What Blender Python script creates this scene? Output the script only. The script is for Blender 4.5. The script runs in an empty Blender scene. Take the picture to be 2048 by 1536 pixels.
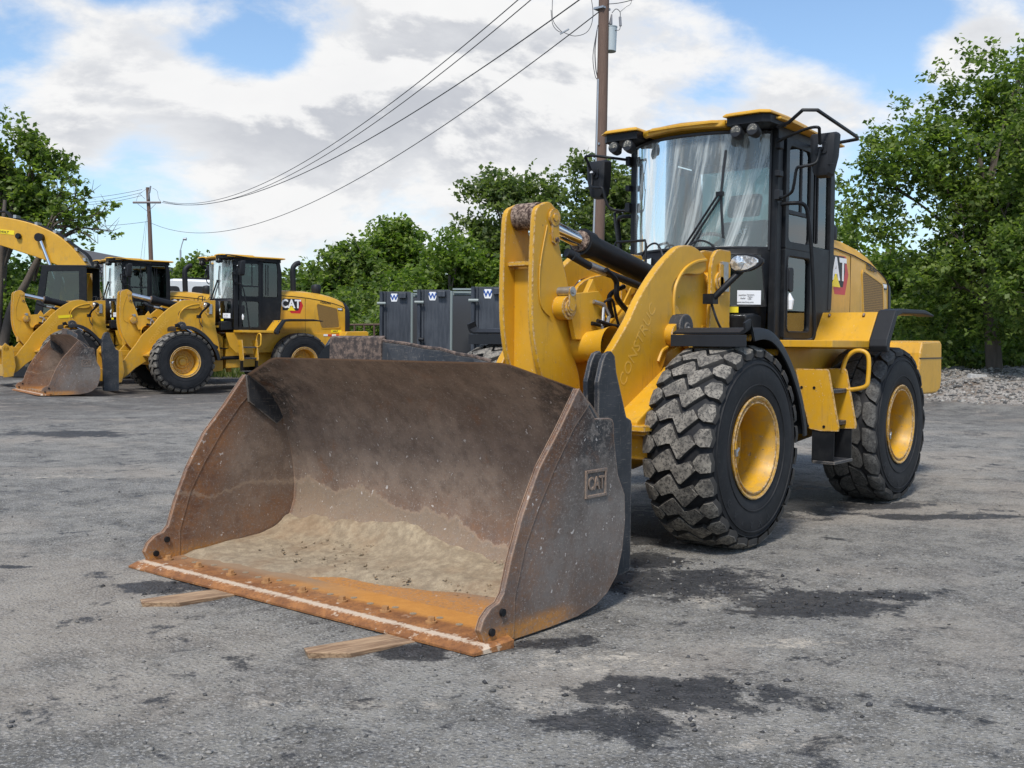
import bpy, bmesh, math, random
import numpy as np
from mathutils import Vector, Matrix, noise as mnoise

# ---------------------------------------------------------------- camera, sky, sun, exposure
sc = bpy.context.scene
CAM = np.array([6.963, 4.62, 1.479])
FW = np.array([-0.777, -0.628, -0.040]); FW /= np.linalg.norm(FW)
YAW, PIT, ROL, FPX = -2.462, -0.040, 0.0083, 2100.0
FW = np.array([math.cos(YAW)*math.cos(PIT), math.sin(YAW)*math.cos(PIT), math.sin(PIT)])
_rt = np.array([math.sin(YAW), -math.cos(YAW), 0.0]); _up = np.cross(_rt, FW)
RT = _rt*math.cos(ROL)+_up*math.sin(ROL); UP = -_rt*math.sin(ROL)+_up*math.cos(ROL)
cam_d = bpy.data.cameras.new('camera'); cam = bpy.data.objects.new('camera', cam_d)
sc.collection.objects.link(cam); sc.camera = cam
cam_d.sensor_width = 36.0; cam_d.lens = FPX/2048*36.0; cam_d.clip_end = 3000; cam_d.clip_start = 0.05
m = Matrix.Identity(4)
for i in range(3):
    m[i][0] = RT[i]; m[i][1] = UP[i]; m[i][2] = -FW[i]; m[i][3] = CAM[i]
cam.matrix_world = m

SUN_AZ, SUN_EL = math.radians(22), math.radians(54)      # direction the sun stands in (azimuth from +x)
world = bpy.data.worlds.new('World'); sc.world = world; world.use_nodes = True
sun_d = bpy.data.lights.new('sun', 'SUN'); sun_d.energy = 2.9; sun_d.angle = math.radians(10); sun_d.color = (1, .955, .89)
sun = bpy.data.objects.new('sun', sun_d); sc.collection.objects.link(sun)
sd = Vector((math.cos(SUN_AZ)*math.cos(SUN_EL), math.sin(SUN_AZ)*math.cos(SUN_EL), math.sin(SUN_EL)))
sun.rotation_euler = sd.to_track_quat('Z', 'Y').to_euler(); sun.location = (0, 0, 30)
sc.view_settings.view_transform = 'Standard'; sc.view_settings.look = 'None'
sc.view_settings.gamma = 1; sc.view_settings.use_curve_mapping = False
sc.view_settings.exposure = 0.30

# ---------------------------------------------------------------- node helper
class NT:
    def __init__(s, tree): s.t = tree; s.n = tree.nodes; s.l = tree.links
    def new(s, typ, **kw):
        nd = s.n.new(typ)
        for k, v in kw.items(): setattr(nd, k, v)
        return nd
    def put(s, sock, v):
        if v is None: return
        if isinstance(v, bpy.types.NodeSocket): s.l.new(v, sock)
        else:
            if isinstance(v, (tuple, list)) and len(v) == 3 and sock.type == 'RGBA': v = (*v, 1)
            sock.default_value = v
    def math(s, op, a, b=None, clamp=False):
        nd = s.new('ShaderNodeMath', operation=op, use_clamp=clamp); s.put(nd.inputs[0], a)
        if b is not None: s.put(nd.inputs[1], b)
        return nd.outputs[0]
    def vmath(s, op, a, b=None, out=0):
        nd = s.new('ShaderNodeVectorMath', operation=op); s.put(nd.inputs[0], a)
        if b is not None: s.put(nd.inputs[1], b)
        return nd.outputs[out]
    def mix(s, f, a, b, blend='MIX'):
        nd = s.new('ShaderNodeMix', data_type='RGBA', blend_type=blend)
        s.put(nd.inputs[0], f); s.put(nd.inputs[6], a); s.put(nd.inputs[7], b); return nd.outputs[2]
    def noise(s, vec, scale, detail=4, rough=.55, dist=0, out=0):
        nd = s.new('ShaderNodeTexNoise'); s.put(nd.inputs['Vector'], vec); s.put(nd.inputs['Scale'], scale)
        nd.inputs['Detail'].default_value = detail; nd.inputs['Roughness'].default_value = rough
        nd.inputs['Distortion'].default_value = dist; return nd.outputs[out]
    def voro(s, vec, scale, feature='F1', out=0, rnd=1.0):
        nd = s.new('ShaderNodeTexVoronoi', feature=feature); s.put(nd.inputs['Vector'], vec)
        nd.inputs['Scale'].default_value = scale; nd.inputs['Randomness'].default_value = rnd; return nd.outputs[out]
    def step(s, v, a, b, lo=0.0, hi=1.0):
        nd = s.new('ShaderNodeMapRange', interpolation_type='SMOOTHSTEP'); s.put(nd.inputs[0], v)
        nd.inputs[1].default_value = a; nd.inputs[2].default_value = b
        nd.inputs[3].default_value = lo; nd.inputs[4].default_value = hi; return nd.outputs[0]
    def scale(s, vec, sc3, loc=(0, 0, 0), rot=(0, 0, 0)):
        nd = s.new('ShaderNodeMapping'); s.put(nd.inputs[0], vec); nd.inputs['Scale'].default_value = sc3
        nd.inputs['Location'].default_value = loc; nd.inputs['Rotation'].default_value = rot; return nd.outputs[0]
    def bump(s, h, strength=.3, dist=.01, nrm=None):
        nd = s.new('ShaderNodeBump'); nd.inputs['Strength'].default_value = strength
        nd.inputs['Distance'].default_value = dist; s.put(nd.inputs['Height'], h)
        if nrm: s.put(nd.inputs['Normal'], nrm)
        return nd.outputs[0]
    def obj(s): return s.new('ShaderNodeTexCoord').outputs['Object']
    def xyz(s, v):
        nd = s.new('ShaderNodeSeparateXYZ'); s.put(nd.inputs[0], v); return nd.outputs
    def edge(s, r=.020, lo=.88, hi=.985):       # 1 on convex edges of the mesh
        b = s.new('ShaderNodeBevel', samples=4); b.inputs[0].default_value = r
        g = s.new('ShaderNodeNewGeometry')
        d = s.vmath('DOT_PRODUCT', b.outputs[0], g.outputs['Normal'], out=1)
        return s.math('SUBTRACT', 1.0, s.step(d, lo, hi))

def mat(name, fn=None, col=(.5, .5, .5), rough=.5, metal=0.0, spec=.5, coat=0.0):
    M = bpy.data.materials.new(name); M.use_nodes = True
    nt = NT(M.node_tree); b = nt.n['Principled BSDF']
    b.inputs['Base Color'].default_value = (*col, 1); b.inputs['Roughness'].default_value = rough
    b.inputs['Metallic'].default_value = metal; b.inputs['Specular IOR Level'].default_value = spec
    b.inputs['Coat Weight'].default_value = coat
    if fn:
        r = fn(nt, b) or {}
        for k, v in r.items(): nt.put(b.inputs[k], v)
    return M

# ---------------------------------------------------------------- sky: Nishita with procedural cumulus
def build_sky():
    nt = NT(world.node_tree); nt.n.clear()
    out = nt.new('ShaderNodeOutputWorld'); bg = nt.new('ShaderNodeBackground')
    sky = nt.new('ShaderNodeTexSky', sky_type='NISHITA', sun_disc=False)
    sky.sun_elevation = SUN_EL; sky.sun_rotation = math.pi/2-SUN_AZ; sky.air_density = 1.1; sky.dust_density = .6; sky.ozone_density = 2.0
    d = nt.new('ShaderNodeTexCoord').outputs['Generated']
    X, Y, Z = nt.xyz(d)
    p = nt.scale(d, (1, 1, 1.9))
    def dens(vec):
        warp = nt.noise(vec, 2.2, 3, .5, out=1)
        wv = nt.vmath('ADD', vec, nt.vmath('SCALE', nt.vmath('SUBTRACT', warp, (.5, .5, .5)), None))
        wv.node.inputs[1].links[0].from_node.inputs['Scale'].default_value = .16
        a = nt.math('ADD', nt.math('MULTIPLY', nt.noise(wv, 3.2, 4, .5), .45), nt.math('MULTIPLY', nt.noise(wv, 7.5, 9, .60), .55))
        return a
    n0 = dens(p)
    n1 = dens(nt.vmath('ADD', p, (sd.x*.012, sd.y*.012, .040)))
    # large masses of cloud and the blue gaps between them
    lump = None
    for (bx, by, bz, r, w) in CLOUDS:
        dv = nt.vmath('SUBTRACT', p, (bx, by, bz*1.9))
        L = nt.vmath('LENGTH', dv, out=1)
        c = nt.math('MULTIPLY', nt.math('SUBTRACT', 1.0, nt.step(L, r*.2, r)), w)
        lump = c if lump is None else nt.math('ADD', lump, c)
    cov = nt.math('ADD', n0, lump)
    mask = nt.step(cov, .475, .64)
    dif = nt.math('SUBTRACT', n1, n0)
    lit = nt.math('SUBTRACT', 1.0, nt.step(dif, -.040, .045))
    thick = nt.step(cov, .50, .82)
    fine = nt.noise(p, 9, 6, .6)
    lit = nt.math('ADD', nt.math('MULTIPLY', lit, .78), nt.math('MULTIPLY', fine, .34), clamp=True)
    shade = nt.mix(nt.math('MULTIPLY', thick, .85), (.92, .935, .96), (.46, .49, .56))
    cl = nt.mix(lit, shade, (1.0, 1.0, 1.0))
    hz = nt.step(Z, .0, .16)
    skyc = sky.outputs[0]
    blue = nt.mix(1.0, skyc, (SKYG[0], SKYG[1], SKYG[2]), 'MULTIPLY')
    blue = nt.mix(nt.math('MULTIPLY', nt.math('SUBTRACT', 1.0, hz), .55), blue, (4.6, 6.2, 7.6))
    clv = nt.mix(1.0, cl, (CLD, CLD, CLD), 'MULTIPLY')
    col = nt.mix(mask, blue, clv)
    nt.put(bg.inputs[0], col); bg.inputs[1].default_value = .10
    nt.l.new(bg.outputs[0], out.inputs[0])
# direction (x, y, z), angular radius, weight (+ cloud, - blue gap)
CLOUDS = [(-.48, -.845, .225, .19, .18), (-.70, -.67, .240, .26, .18), (-.81, -.52, .26, .20, .15), (-.70, -.70, .165, .26, .12),
          (-.895, -.39, .20, .15, .14), (-.43, -.87, .25, .08, -.12), (-.585, -.77, .255, .075, -.17), (-.405, -.89, .20, .08, -.09), (-.905, -.36, .275, .11, -.11), (-.86, -.45, .235, .05, -.10),
          (-.50, -.85, .10, .12, -.05), (-.92, -.33, .235, .06, -.06), (-.935, -.26, .25, .07, .16), (-.49, -.83, .295, .05, -.10), (-.60, -.78, .145, .16, .13), (-.74, -.66, .09, .12, .04), (-.57, -.81, .052, .07, .11), (-.85, -.50, .15, .15, .08), (-.45, -.88, .165, .09, .10), (-.64, -.76, .05, .06, -.06)]
SKYG = (1.30, 1.38, 1.45); CLD = 7.7
build_sky()

# ---------------------------------------------------------------- mesh helper
class MB:
    def __init__(s): s.v = []; s.f = []; s.m = []
    def add(s, vs, fs, mi=0):
        o = len(s.v); s.v += [tuple(map(float, v)) for v in vs]
        s.f += [tuple(i+o for i in f) for f in fs]; s.m += [mi]*len(fs); return s
    def box(s, c, size, rot=None, mi=0):
        hx, hy, hz = [a/2 for a in size]
        vs = [Vector((x, y, z)) for x in (-hx, hx) for y in (-hy, hy) for z in (-hz, hz)]
        if rot is not None: vs = [rot @ v for v in vs]
        vs = [v+Vector(c) for v in vs]
        return s.add(vs, [(0, 1, 3, 2), (4, 6, 7, 5), (0, 4, 5, 1), (2, 3, 7, 6), (0, 2, 6, 4), (1, 5, 7, 3)], mi)
    def prism(s, pts, a0, a1, axis='y', mi=0, cap=True):
        n = len(pts)
        def P(p, a):
            return (p[0], a, p[1]) if axis == 'y' else (a, p[0], p[1]) if axis == 'x' else (p[0], p[1], a)
        vs = [P(p, a0) for p in pts]+[P(p, a1) for p in pts]
        fs = [(i, (i+1) % n, n+(i+1) % n, n+i) for i in range(n)]
        if cap: fs += [tuple(range(n))[::-1], tuple(range(n, 2*n))]
        return s.add(vs, fs, mi)
    def loft(s, rings, mi=0, cap=True, closed=True):
        n = len(rings[0]); vs = [p for r in rings for p in r]; fs = []
        for k in range(len(rings)-1):
            for i in range(n if closed else n-1):
                j = (i+1) % n; fs.append((k*n+i, k*n+j, (k+1)*n+j, (k+1)*n+i))
        if cap: fs += [tuple(range(n))[::-1], tuple((len(rings)-1)*n+i for i in range(n))]
        return s.add(vs, fs, mi)
    def tube(s, path, r, n=8, mi=0, closed=False, cap=True):
        P = [Vector(p) for p in path]; k = len(P); rs = r if isinstance(r, (list, tuple)) else [r]*k
        rings = []; up = None
        for i in range(k):
            if closed: t = P[(i+1) % k]-P[i-1]
            else: t = P[min(i+1, k-1)]-P[max(i-1, 0)]
            t = t.normalized() if t.length > 1e-9 else Vector((0, 0, 1))
            if up is None:
                up = Vector((0, 0, 1)) if abs(t.z) < .9 else Vector((1, 0, 0))
            a = (up-t*up.dot(t)).normalized(); up = a; b = t.cross(a)
            rings.append([P[i]+(a*math.cos(2*math.pi*j/n)+b*math.sin(2*math.pi*j/n))*rs[i] for j in range(n)])
        if closed: rings.append(rings[0])
        return s.loft(rings, mi, cap=cap and not closed)
    def cyl(s, p0, p1, r0, r1=None, n=20, mi=0):
        return s.tube([p0, p1], [r0, r0 if r1 is None else r1], n, mi)
    def lathe(s, prof, org=(0, 0, 0), n=48, mi=0, axis='y'):
        vs = []
        for (a, r) in prof:
            for j in range(n):
                t = 2*math.pi*j/n; c, q = r*math.cos(t), r*math.sin(t)
                p = (c, a, q) if axis == 'y' else (c, q, a) if axis == 'z' else (a, c, q)
                vs.append((p[0]+org[0], p[1]+org[1], p[2]+org[2]))
        fs = [(k*n+j, k*n+(j+1) % n, (k+1)*n+(j+1) % n, (k+1)*n+j) for k in range(len(prof)-1) for j in range(n)]
        return s.add(vs, fs, mi)
    def mesh(s, name, mats, smooth=None, normals=True):
        me = bpy.data.meshes.new(name); me.from_pydata(s.v, [], s.f)
        for M in mats: me.materials.append(M)
        if len(mats) > 1: me.polygons.foreach_set('material_index', s.m)
        if normals:
            bm = bmesh.new(); bm.from_mesh(me); bmesh.ops.recalc_face_normals(bm, faces=bm.faces); bm.to_mesh(me); bm.free()
        if smooth:
            me.polygons.foreach_set('use_smooth', [True]*len(me.polygons)); me.set_sharp_from_angle(angle=math.radians(smooth))
        me.update(); return me

COL = sc.collection
def link(name, data, parent=None, loc=None):
    o = bpy.data.objects.new(name, data); COL.objects.link(o)
    if parent is not None: o.parent = parent
    if loc is not None: o.location = loc
    return o
def part(mb, name, mats, parent=None, smooth=None, bevel=0, loc=None, label=None, kind=None, normals=True, seg=2):
    if not isinstance(mats, (list, tuple)): mats = [mats]
    o = link(name, mb.mesh(name, mats, smooth, normals) if isinstance(mb, MB) else mb, parent, loc)
    if bevel:
        b = o.modifiers.new('bevel', 'BEVEL'); b.width = bevel; b.segments = seg; b.limit_method = 'ANGLE'; b.angle_limit = math.radians(38)
        b.harden_normals = False
    if label: o['label'] = label
    if kind: o['kind'] = kind
    return o
def tag(o, label=None, cat=None, group=None, kind=None):
    if label: o['label'] = label
    if cat: o['category'] = cat
    if group: o['group'] = group
    if kind: o['kind'] = kind
    return o
def empty(name, loc=(0, 0, 0), rz=0):
    o = bpy.data.objects.new(name, None); COL.objects.link(o); o.location = loc; o.rotation_euler = (0, 0, rz); o.empty_display_size = .3; return o
def copy_tree(o, parent=None, skip=()):
    c = o.copy(); COL.objects.link(c); c.parent = parent
    for ch in list(o.children):
        if ch.name.split('.')[0] in skip: continue
        copy_tree(ch, c, skip)
    return c
def spot(u, D):            # point at image column u (of 2048) and depth D, as ground x, y
    p = CAM+FW*D+RT*((u-1024)/FPX*D); return p[0], p[1]
def at(u, v, D): return CAM+FW*D+RT*((u-1024)/FPX*D)-UP*((v-768)/FPX*D)
def smooth01(t): t = np.clip(t, 0, 1); return t*t*(3-2*t)
def gz0(x, y):
    x = np.asarray(x, float); y = np.asarray(y, float)
    r = np.hypot(x, y); g = .0115*np.clip(r-2.5, 0, 58)
    dx, dy = x-CAM[0], y-CAM[1]; d = dx*FW[0]+dy*FW[1]; s_ = dx*RT[0]+dy*RT[1]
    return g+.56*smooth01((d-20.0)/4.5)*smooth01((s_-8.6)/2.2)
def arc(cx, cy, r, a0, a1, n):
    return [(cx+r*math.cos(math.radians(a0+(a1-a0)*i/n)), cy+r*math.sin(math.radians(a0+(a1-a0)*i/n))) for i in range(n+1)]
def rrect(x0, y0, x1, y1, r, n=4):
    return arc(x1-r, y1-r, r, 0, 90, n)+arc(x0+r, y1-r, r, 90, 180, n)+arc(x0+r, y0+r, r, 180, 270, n)+arc(x1-r, y0+r, r, 270, 360, n)
def catmull(pts, n=6, closed=False):
    P = [Vector(p) for p in pts]; out = []; k = len(P)
    for i in range(k if closed else k-1):
        g = (lambda j: P[j % k]) if closed else (lambda j: P[max(0, min(k-1, j))])
        a, b, c, d = g(i-1), g(i), g(i+1), g(i+2)
        for j in range(n):
            t = j/n; out.append(tuple(.5*((2*b)+(c-a)*t+(2*a-5*b+4*c-d)*t*t+(3*b-a-3*c+d)*t**3)))
    if not closed: out.append(tuple(P[-1]))
    return out
def text_mesh(s, size, extrude=.001, mat_=None, bold=.0, align='CENTER', shear=0.0):
    cu = bpy.data.curves.new('t', 'FONT'); cu.body = s; cu.size = size; cu.extrude = extrude; cu.offset = bold
    cu.align_x = align; cu.align_y = 'CENTER'; cu.shear = shear; cu.resolution_u = 2
    ob = bpy.data.objects.new('t', cu); COL.objects.link(ob)
    dg = bpy.context.evaluated_depsgraph_get(); dg.update()
    me = bpy.data.meshes.new_from_object(ob.evaluated_get(dg)); bpy.data.objects.remove(ob); bpy.data.curves.remove(cu)
    me.materials.clear(); me.materials.append(mat_); return me
def text(s, name, size, M, parent, loc, xdir, ydir, extrude=.0015, bold=0, label=None, sx=1.0, shear=0.0):
    me = text_mesh(s, size, extrude, M, bold, shear=shear)
    X = Vector(xdir).normalized(); Y = Vector(ydir).normalized(); Z = X.cross(Y).normalized(); Y = Z.cross(X)
    mw = Matrix.Identity(4)
    for i in range(3): mw[i][0] = X[i]*sx; mw[i][1] = Y[i]; mw[i][2] = Z[i]; mw[i][3] = loc[i]
    me.transform(mw); o = link(name, me, parent)
    if label: o['label'] = label
    return o

# ---------------------------------------------------------------- materials
def f_yellow(nt, b, worn=False, rust=0.0):
    c = nt.obj(); X, Y, Z = nt.xyz(c)
    n1 = nt.noise(c, 1.7, 4, .6); n2 = nt.noise(c, 14, 5, .65); n3 = nt.noise(c, 60, 3, .6)
    col = nt.mix(nt.step(n1, .35, .7), (.575, .298, .013), (.665, .355, .018))
    runs = nt.noise(nt.scale(c, (9, 9, .8)), 2.4, 5, .7); gr = nt.noise(c, 3.2, 6, .72)
    col = nt.mix(nt.math('MULTIPLY', nt.math('MULTIPLY', nt.step(runs, .50, .68), nt.step(gr, .42, .62)), .42), col, (.25, .15, .040))
    col = nt.mix(nt.math('MULTIPLY', nt.step(gr, .56, .72), .30), col, (.34, .22, .07))
    dust = nt.math('MULTIPLY', nt.step(n2, .42, .78), .30)
    col = nt.mix(dust, col, (.50, .30, .07))
    lowm = nt.math('MULTIPLY', nt.math('SUBTRACT', 1.0, nt.step(Z, .25, 1.15)), nt.step(n2, .38, .62))
    col = nt.mix(nt.math('MULTIPLY', lowm, .35), col, (.30, .22, .12))
    speck = nt.math('MULTIPLY', nt.step(n3, .66, .70), nt.step(nt.noise(c, 4, 2), .42, .52))
    col = nt.mix(nt.math('MULTIPLY', speck, .65), col, (.62, .52, .36))
    rg = nt.math('ADD', .34, nt.math('MULTIPLY', n2, .25))
    if worn:
        e = nt.edge(.020)
        chip = nt.math('MULTIPLY', e, nt.step(nt.noise(c, 16, 6, .7), .40, .47))
        sp = nt.math('MULTIPLY', nt.step(nt.noise(c, 26, 4, .65), .665, .69), nt.step(nt.noise(c, 2.2, 2), .46, .60))
        chip = nt.math('MAXIMUM', chip, sp)
        rc = nt.mix(nt.step(nt.noise(c, 45, 3), .35, .65), (.060, .030, .020), (.48, .41, .34))
        col = nt.mix(chip, col, rc); rg = nt.math('ADD', rg, nt.math('MULTIPLY', chip, .35), clamp=True)
        scr = nt.noise(nt.scale(c, (3, 3, 60), rot=(0, .5, 0)), 3.5, 3, .7)
        col = nt.mix(nt.math('MULTIPLY', nt.math('MULTIPLY', nt.step(scr, .68, .73), nt.step(n1, .5, .62)), .5), col, (.75, .62, .35))
    h = nt.math('ADD', nt.math('MULTIPLY', n2, .3), nt.math('MULTIPLY', n3, .25))
    return {'Base Color': col, 'Roughness': rg, 'Normal': nt.bump(h, .12, .006)}
YEL = mat('yellow_paint', f_yellow, rough=.4, coat=.12)
YELW = mat('yellow_paint_worn', lambda n, b: f_yellow(n, b, True), rough=.45)
def f_black(nt, b):
    c = nt.obj(); n2 = nt.noise(c, 9, 5, .65); n3 = nt.noise(c, 70, 3)
    col = nt.mix(nt.math('MULTIPLY', nt.step(n2, .45, .75), .35), (.008, .009, .011), (.034, .034, .034))
    return {'Base Color': col, 'Roughness': nt.math('ADD', .36, nt.math('MULTIPLY', n2, .28)), 'Normal': nt.bump(n3, .06, .003)}
BLK = mat('black_paint', f_black, spec=.3)
PLA = mat('black_plastic', lambda nt, b: {'Base Color': nt.mix(nt.math('MULTIPLY', nt.noise(nt.obj(), 6, 5, .65), .6), (.011, .0125, .016), (.034, .036, .039)), 'Normal': nt.bump(nt.noise(nt.obj(), 120, 2), .12, .002)}, rough=.55, spec=.28)
def f_blkworn(nt, b):
    c = nt.obj(); n1 = nt.noise(c, 5, 6, .7); e = nt.edge(.018)
    scr = nt.noise(nt.scale(c, (6, 6, 90), rot=(0, .35, 0)), 2.2, 4, .7); scr2 = nt.noise(nt.scale(c, (90, 90, 5), rot=(.0, .25, 0)), 1.6, 4, .7)
    m = nt.math('MAXIMUM', nt.step(scr, .60, .66), nt.step(scr2, .61, .67))
    m = nt.math('MULTIPLY', m, .55)
    m = nt.math('MAXIMUM', m, nt.math('MULTIPLY', e, nt.step(n1, .40, .5)))
    col = nt.mix(nt.step(n1, .4, .7), (.017, .020, .025), (.040, .042, .046))
    col = nt.mix(m, col, (.22, .19, .16))
    return {'Base Color': col, 'Roughness': nt.math('ADD', .42, nt.math('MULTIPLY', n1, .3)), 'Normal': nt.bump(n1, .25, .006)}
BLKW = mat('black_paint_scratched', f_blkworn)
def f_rubber(nt, b):
    c = nt.obj(); n1 = nt.noise(c, 5, 5, .6); n2 = nt.noise(c, 30, 4, .6)
    ys = nt.xyz(c)[1]
    col = nt.mix(nt.step(n1, .35, .75), (.010, .011, .013), (.021, .021, .023))
    col = nt.mix(nt.math('MULTIPLY', nt.step(n2, .5, .8), .4), col, (.048, .045, .040))
    return {'Base Color': col, 'Normal': nt.bump(n2, .15, .004)}
RUB = mat('tyre_rubber', f_rubber, rough=.68, spec=.32)
def f_tread(nt, b, c0=(.10, .091, .078), c1=(.27, .245, .205)):
    c = nt.obj(); n1 = nt.noise(c, 12, 6, .7); n2 = nt.noise(c, 55, 4, .7); n3 = nt.noise(c, 3.5, 3)
    col = nt.mix(nt.step(n1, .35, .62), c0, c1)
    col = nt.mix(nt.math('MULTIPLY', nt.step(n2, .50, .58), .80), col, (.035, .033, .031))
    col = nt.mix(nt.math('MULTIPLY', nt.step(n3, .52, .72), .55), col, (.07, .066, .06))
    return {'Base Color': col, 'Normal': nt.bump(nt.math('ADD', n1, n2), .5, .008)}
TRD = mat('tread_block_dusty', f_tread, rough=.85)
TRW = mat('tread_worn_rear', lambda n, b: f_tread(n, b, (.060, .058, .054), (.125, .120, .110)), rough=.85)
GRO = mat('tread_groove', lambda nt, b: {'Base Color': nt.mix(nt.noise(nt.obj(), 14, 5, .7), (.016, .015, .015), (.060, .055, .048))}, rough=.85)

def f_bucket(nt, b, inner=True):
    c = nt.obj(); X, Y, Z = nt.xyz(c)
    n1 = nt.noise(c, 2.3, 6, .65); n2 = nt.noise(c, 11, 6, .7); n3 = nt.noise(c, 48, 5, .7); n4 = nt.noise(c, 5, 4, .6)
    col = nt.mix(nt.step(n1, .34, .66), (.165, .120, .092) if inner else (.120, .102, .088), (.280, .212, .162) if inner else (.200, .178, .158))
    col = nt.mix(nt.math('MULTIPLY', nt.step(n2, .42, .70), .50), col, (.095, .068, .054))
    # worn remains of black paint towards the top
    zb = nt.math('ADD', Z, nt.math('MULTIPLY', nt.math('SUBTRACT', n1, .5), .55))
    black = nt.math('MULTIPLY', nt.step(zb, .80 if inner else .62, 1.12 if inner else .95), nt.step(n2, .38, .52))
    if inner: black = nt.math('MULTIPLY', black, nt.step(nt.math('ADD', nt.math('ABSOLUTE', Y), nt.math('MULTIPLY', n2, .6)), 1.20, 1.70, .05, .95))
    col = nt.mix(nt.math('MULTIPLY', black, .9), col, (.020, .021, .023))
    # rust low down and in patches
    zr = nt.math('ADD', Z, nt.math('MULTIPLY', nt.math('SUBTRACT', n4, .5), .5))
    rl = nt.math('SUBTRACT', 1.0, nt.step(zr, .08, .62))
    rust = nt.math('MAXIMUM', nt.math('MULTIPLY', rl, .60 if inner else .22), nt.math('MULTIPLY', nt.step(n4, .58, .68), .35 if inner else .22))
    fr = nt.step(nt.math('ADD', X, nt.math('MULTIPLY', Z, .42)), 2.72, 3.05)           # leading edges rust most
    fr = nt.math('MULTIPLY', fr, nt.step(nt.math('ABSOLUTE', Y), 1.375, 1.385))
    rust = nt.math('MAXIMUM', rust, nt.math('MULTIPLY', fr, .8 if inner else .45), clamp=True)
    rc = nt.mix(nt.step(n2, .35, .65), (.130, .048, .020), (.30, .125, .040))
    flo = nt.math('MULTIPLY', nt.math('SUBTRACT', 1.0, nt.step(Z, .07, .16)), nt.step(X, 2.3, 2.7)); rc = nt.mix(flo, rc, (.47, .205, .045)); rust = nt.math('MAXIMUM', rust, flo)
    col = nt.mix(nt.math('MULTIPLY', rust, nt.step(n3, .30, .60, .45, 1.0)), col, rc)
    if inner:   # dried dust line left by the last load
        ed_ = nt.math('ADD', nt.math('MULTIPLY', nt.math('SUBTRACT', n1, .5), .45), nt.math('SUBTRACT', .36, nt.math('MULTIPLY', Y, .085)))
        dz = nt.math('SUBTRACT', ed_, Z); dm_ = nt.math('MULTIPLY', nt.step(dz, -.01, .02), nt.step(n3, .25, .6, .35, .8)); ln_ = nt.math('MULTIPLY', nt.step(dz, -.02, -.002), nt.math('SUBTRACT', 1.0, nt.step(dz, .004, .022)))
        bw = nt.math('SUBTRACT', 1.0, nt.step(nt.math('ABSOLUTE', Y), 1.36, 1.385))
        col = nt.mix(nt.math('MULTIPLY', dm_, nt.math('MULTIPLY', nt.math('MULTIPLY', bw, .75), nt.math('SUBTRACT', 1.0, flo))), col, (.27, .215, .150)); col = nt.mix(nt.math('MULTIPLY', ln_, .5), col, (.36, .27, .19))
    # scuffs and scratches
    s1 = nt.noise(nt.scale(c, (10, 10, 34), rot=(.5, .0, .3)), 2.6, 5, .75); s2 = nt.noise(nt.scale(c, (12, 60, 12), rot=(.3, .6, .0)), 2.0, 5, .75)
    s3 = nt.noise(nt.scale(c, (30, 8, 8), rot=(.0, .9, .6)), 2.4, 5, .75)
    sm = nt.math('MAXIMUM', nt.step(s1, .57, .64), nt.math('MAXIMUM', nt.step(s2, .59, .66), nt.step(s3, .60, .67)))
    col = nt.mix(nt.math('MULTIPLY', sm, .55), col, (.30, .255, .225))
    sp = nt.step(nt.noise(c, 62, 4, .85), .59, .64)
    col = nt.mix(nt.math('MULTIPLY', sp, .55), col, (.46, .41, .36))
    dk = nt.step(nt.noise(c, 40, 5, .85), .60, .66); col = nt.mix(nt.math('MULTIPLY', dk, .5), col, (.035, .028, .026))
    big = nt.math('MULTIPLY', nt.step(nt.noise(c, 22, 2, .6), .69, .72), nt.step(n1, .42, .5)); col = nt.mix(nt.math('MULTIPLY', big, .8), col, (.58, .54, .50))
    e = nt.math('MULTIPLY', nt.edge(.018), nt.step(n2, .30, .50))
    col = nt.mix(nt.math('MULTIPLY', e, .85), col, (.36, .24, .165))
    h = nt.math('ADD', nt.math('MULTIPLY', n2, .6), nt.math('ADD', nt.math('MULTIPLY', n3, .5), nt.math('MULTIPLY', sm, .15)))
    return {'Base Color': col, 'Roughness': nt.math('ADD', .48, nt.math('MULTIPLY', n2, .3)), 'Normal': nt.bump(h, .45, .008), 'Metallic': nt.math('MULTIPLY', sm, .3)}
BIN = mat('bucket_steel_inside', lambda n, b: f_bucket(n, b, True), spec=.4)
BOUT = mat('bucket_steel_outside', lambda n, b: f_bucket(n, b, False), spec=.4)
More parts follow.
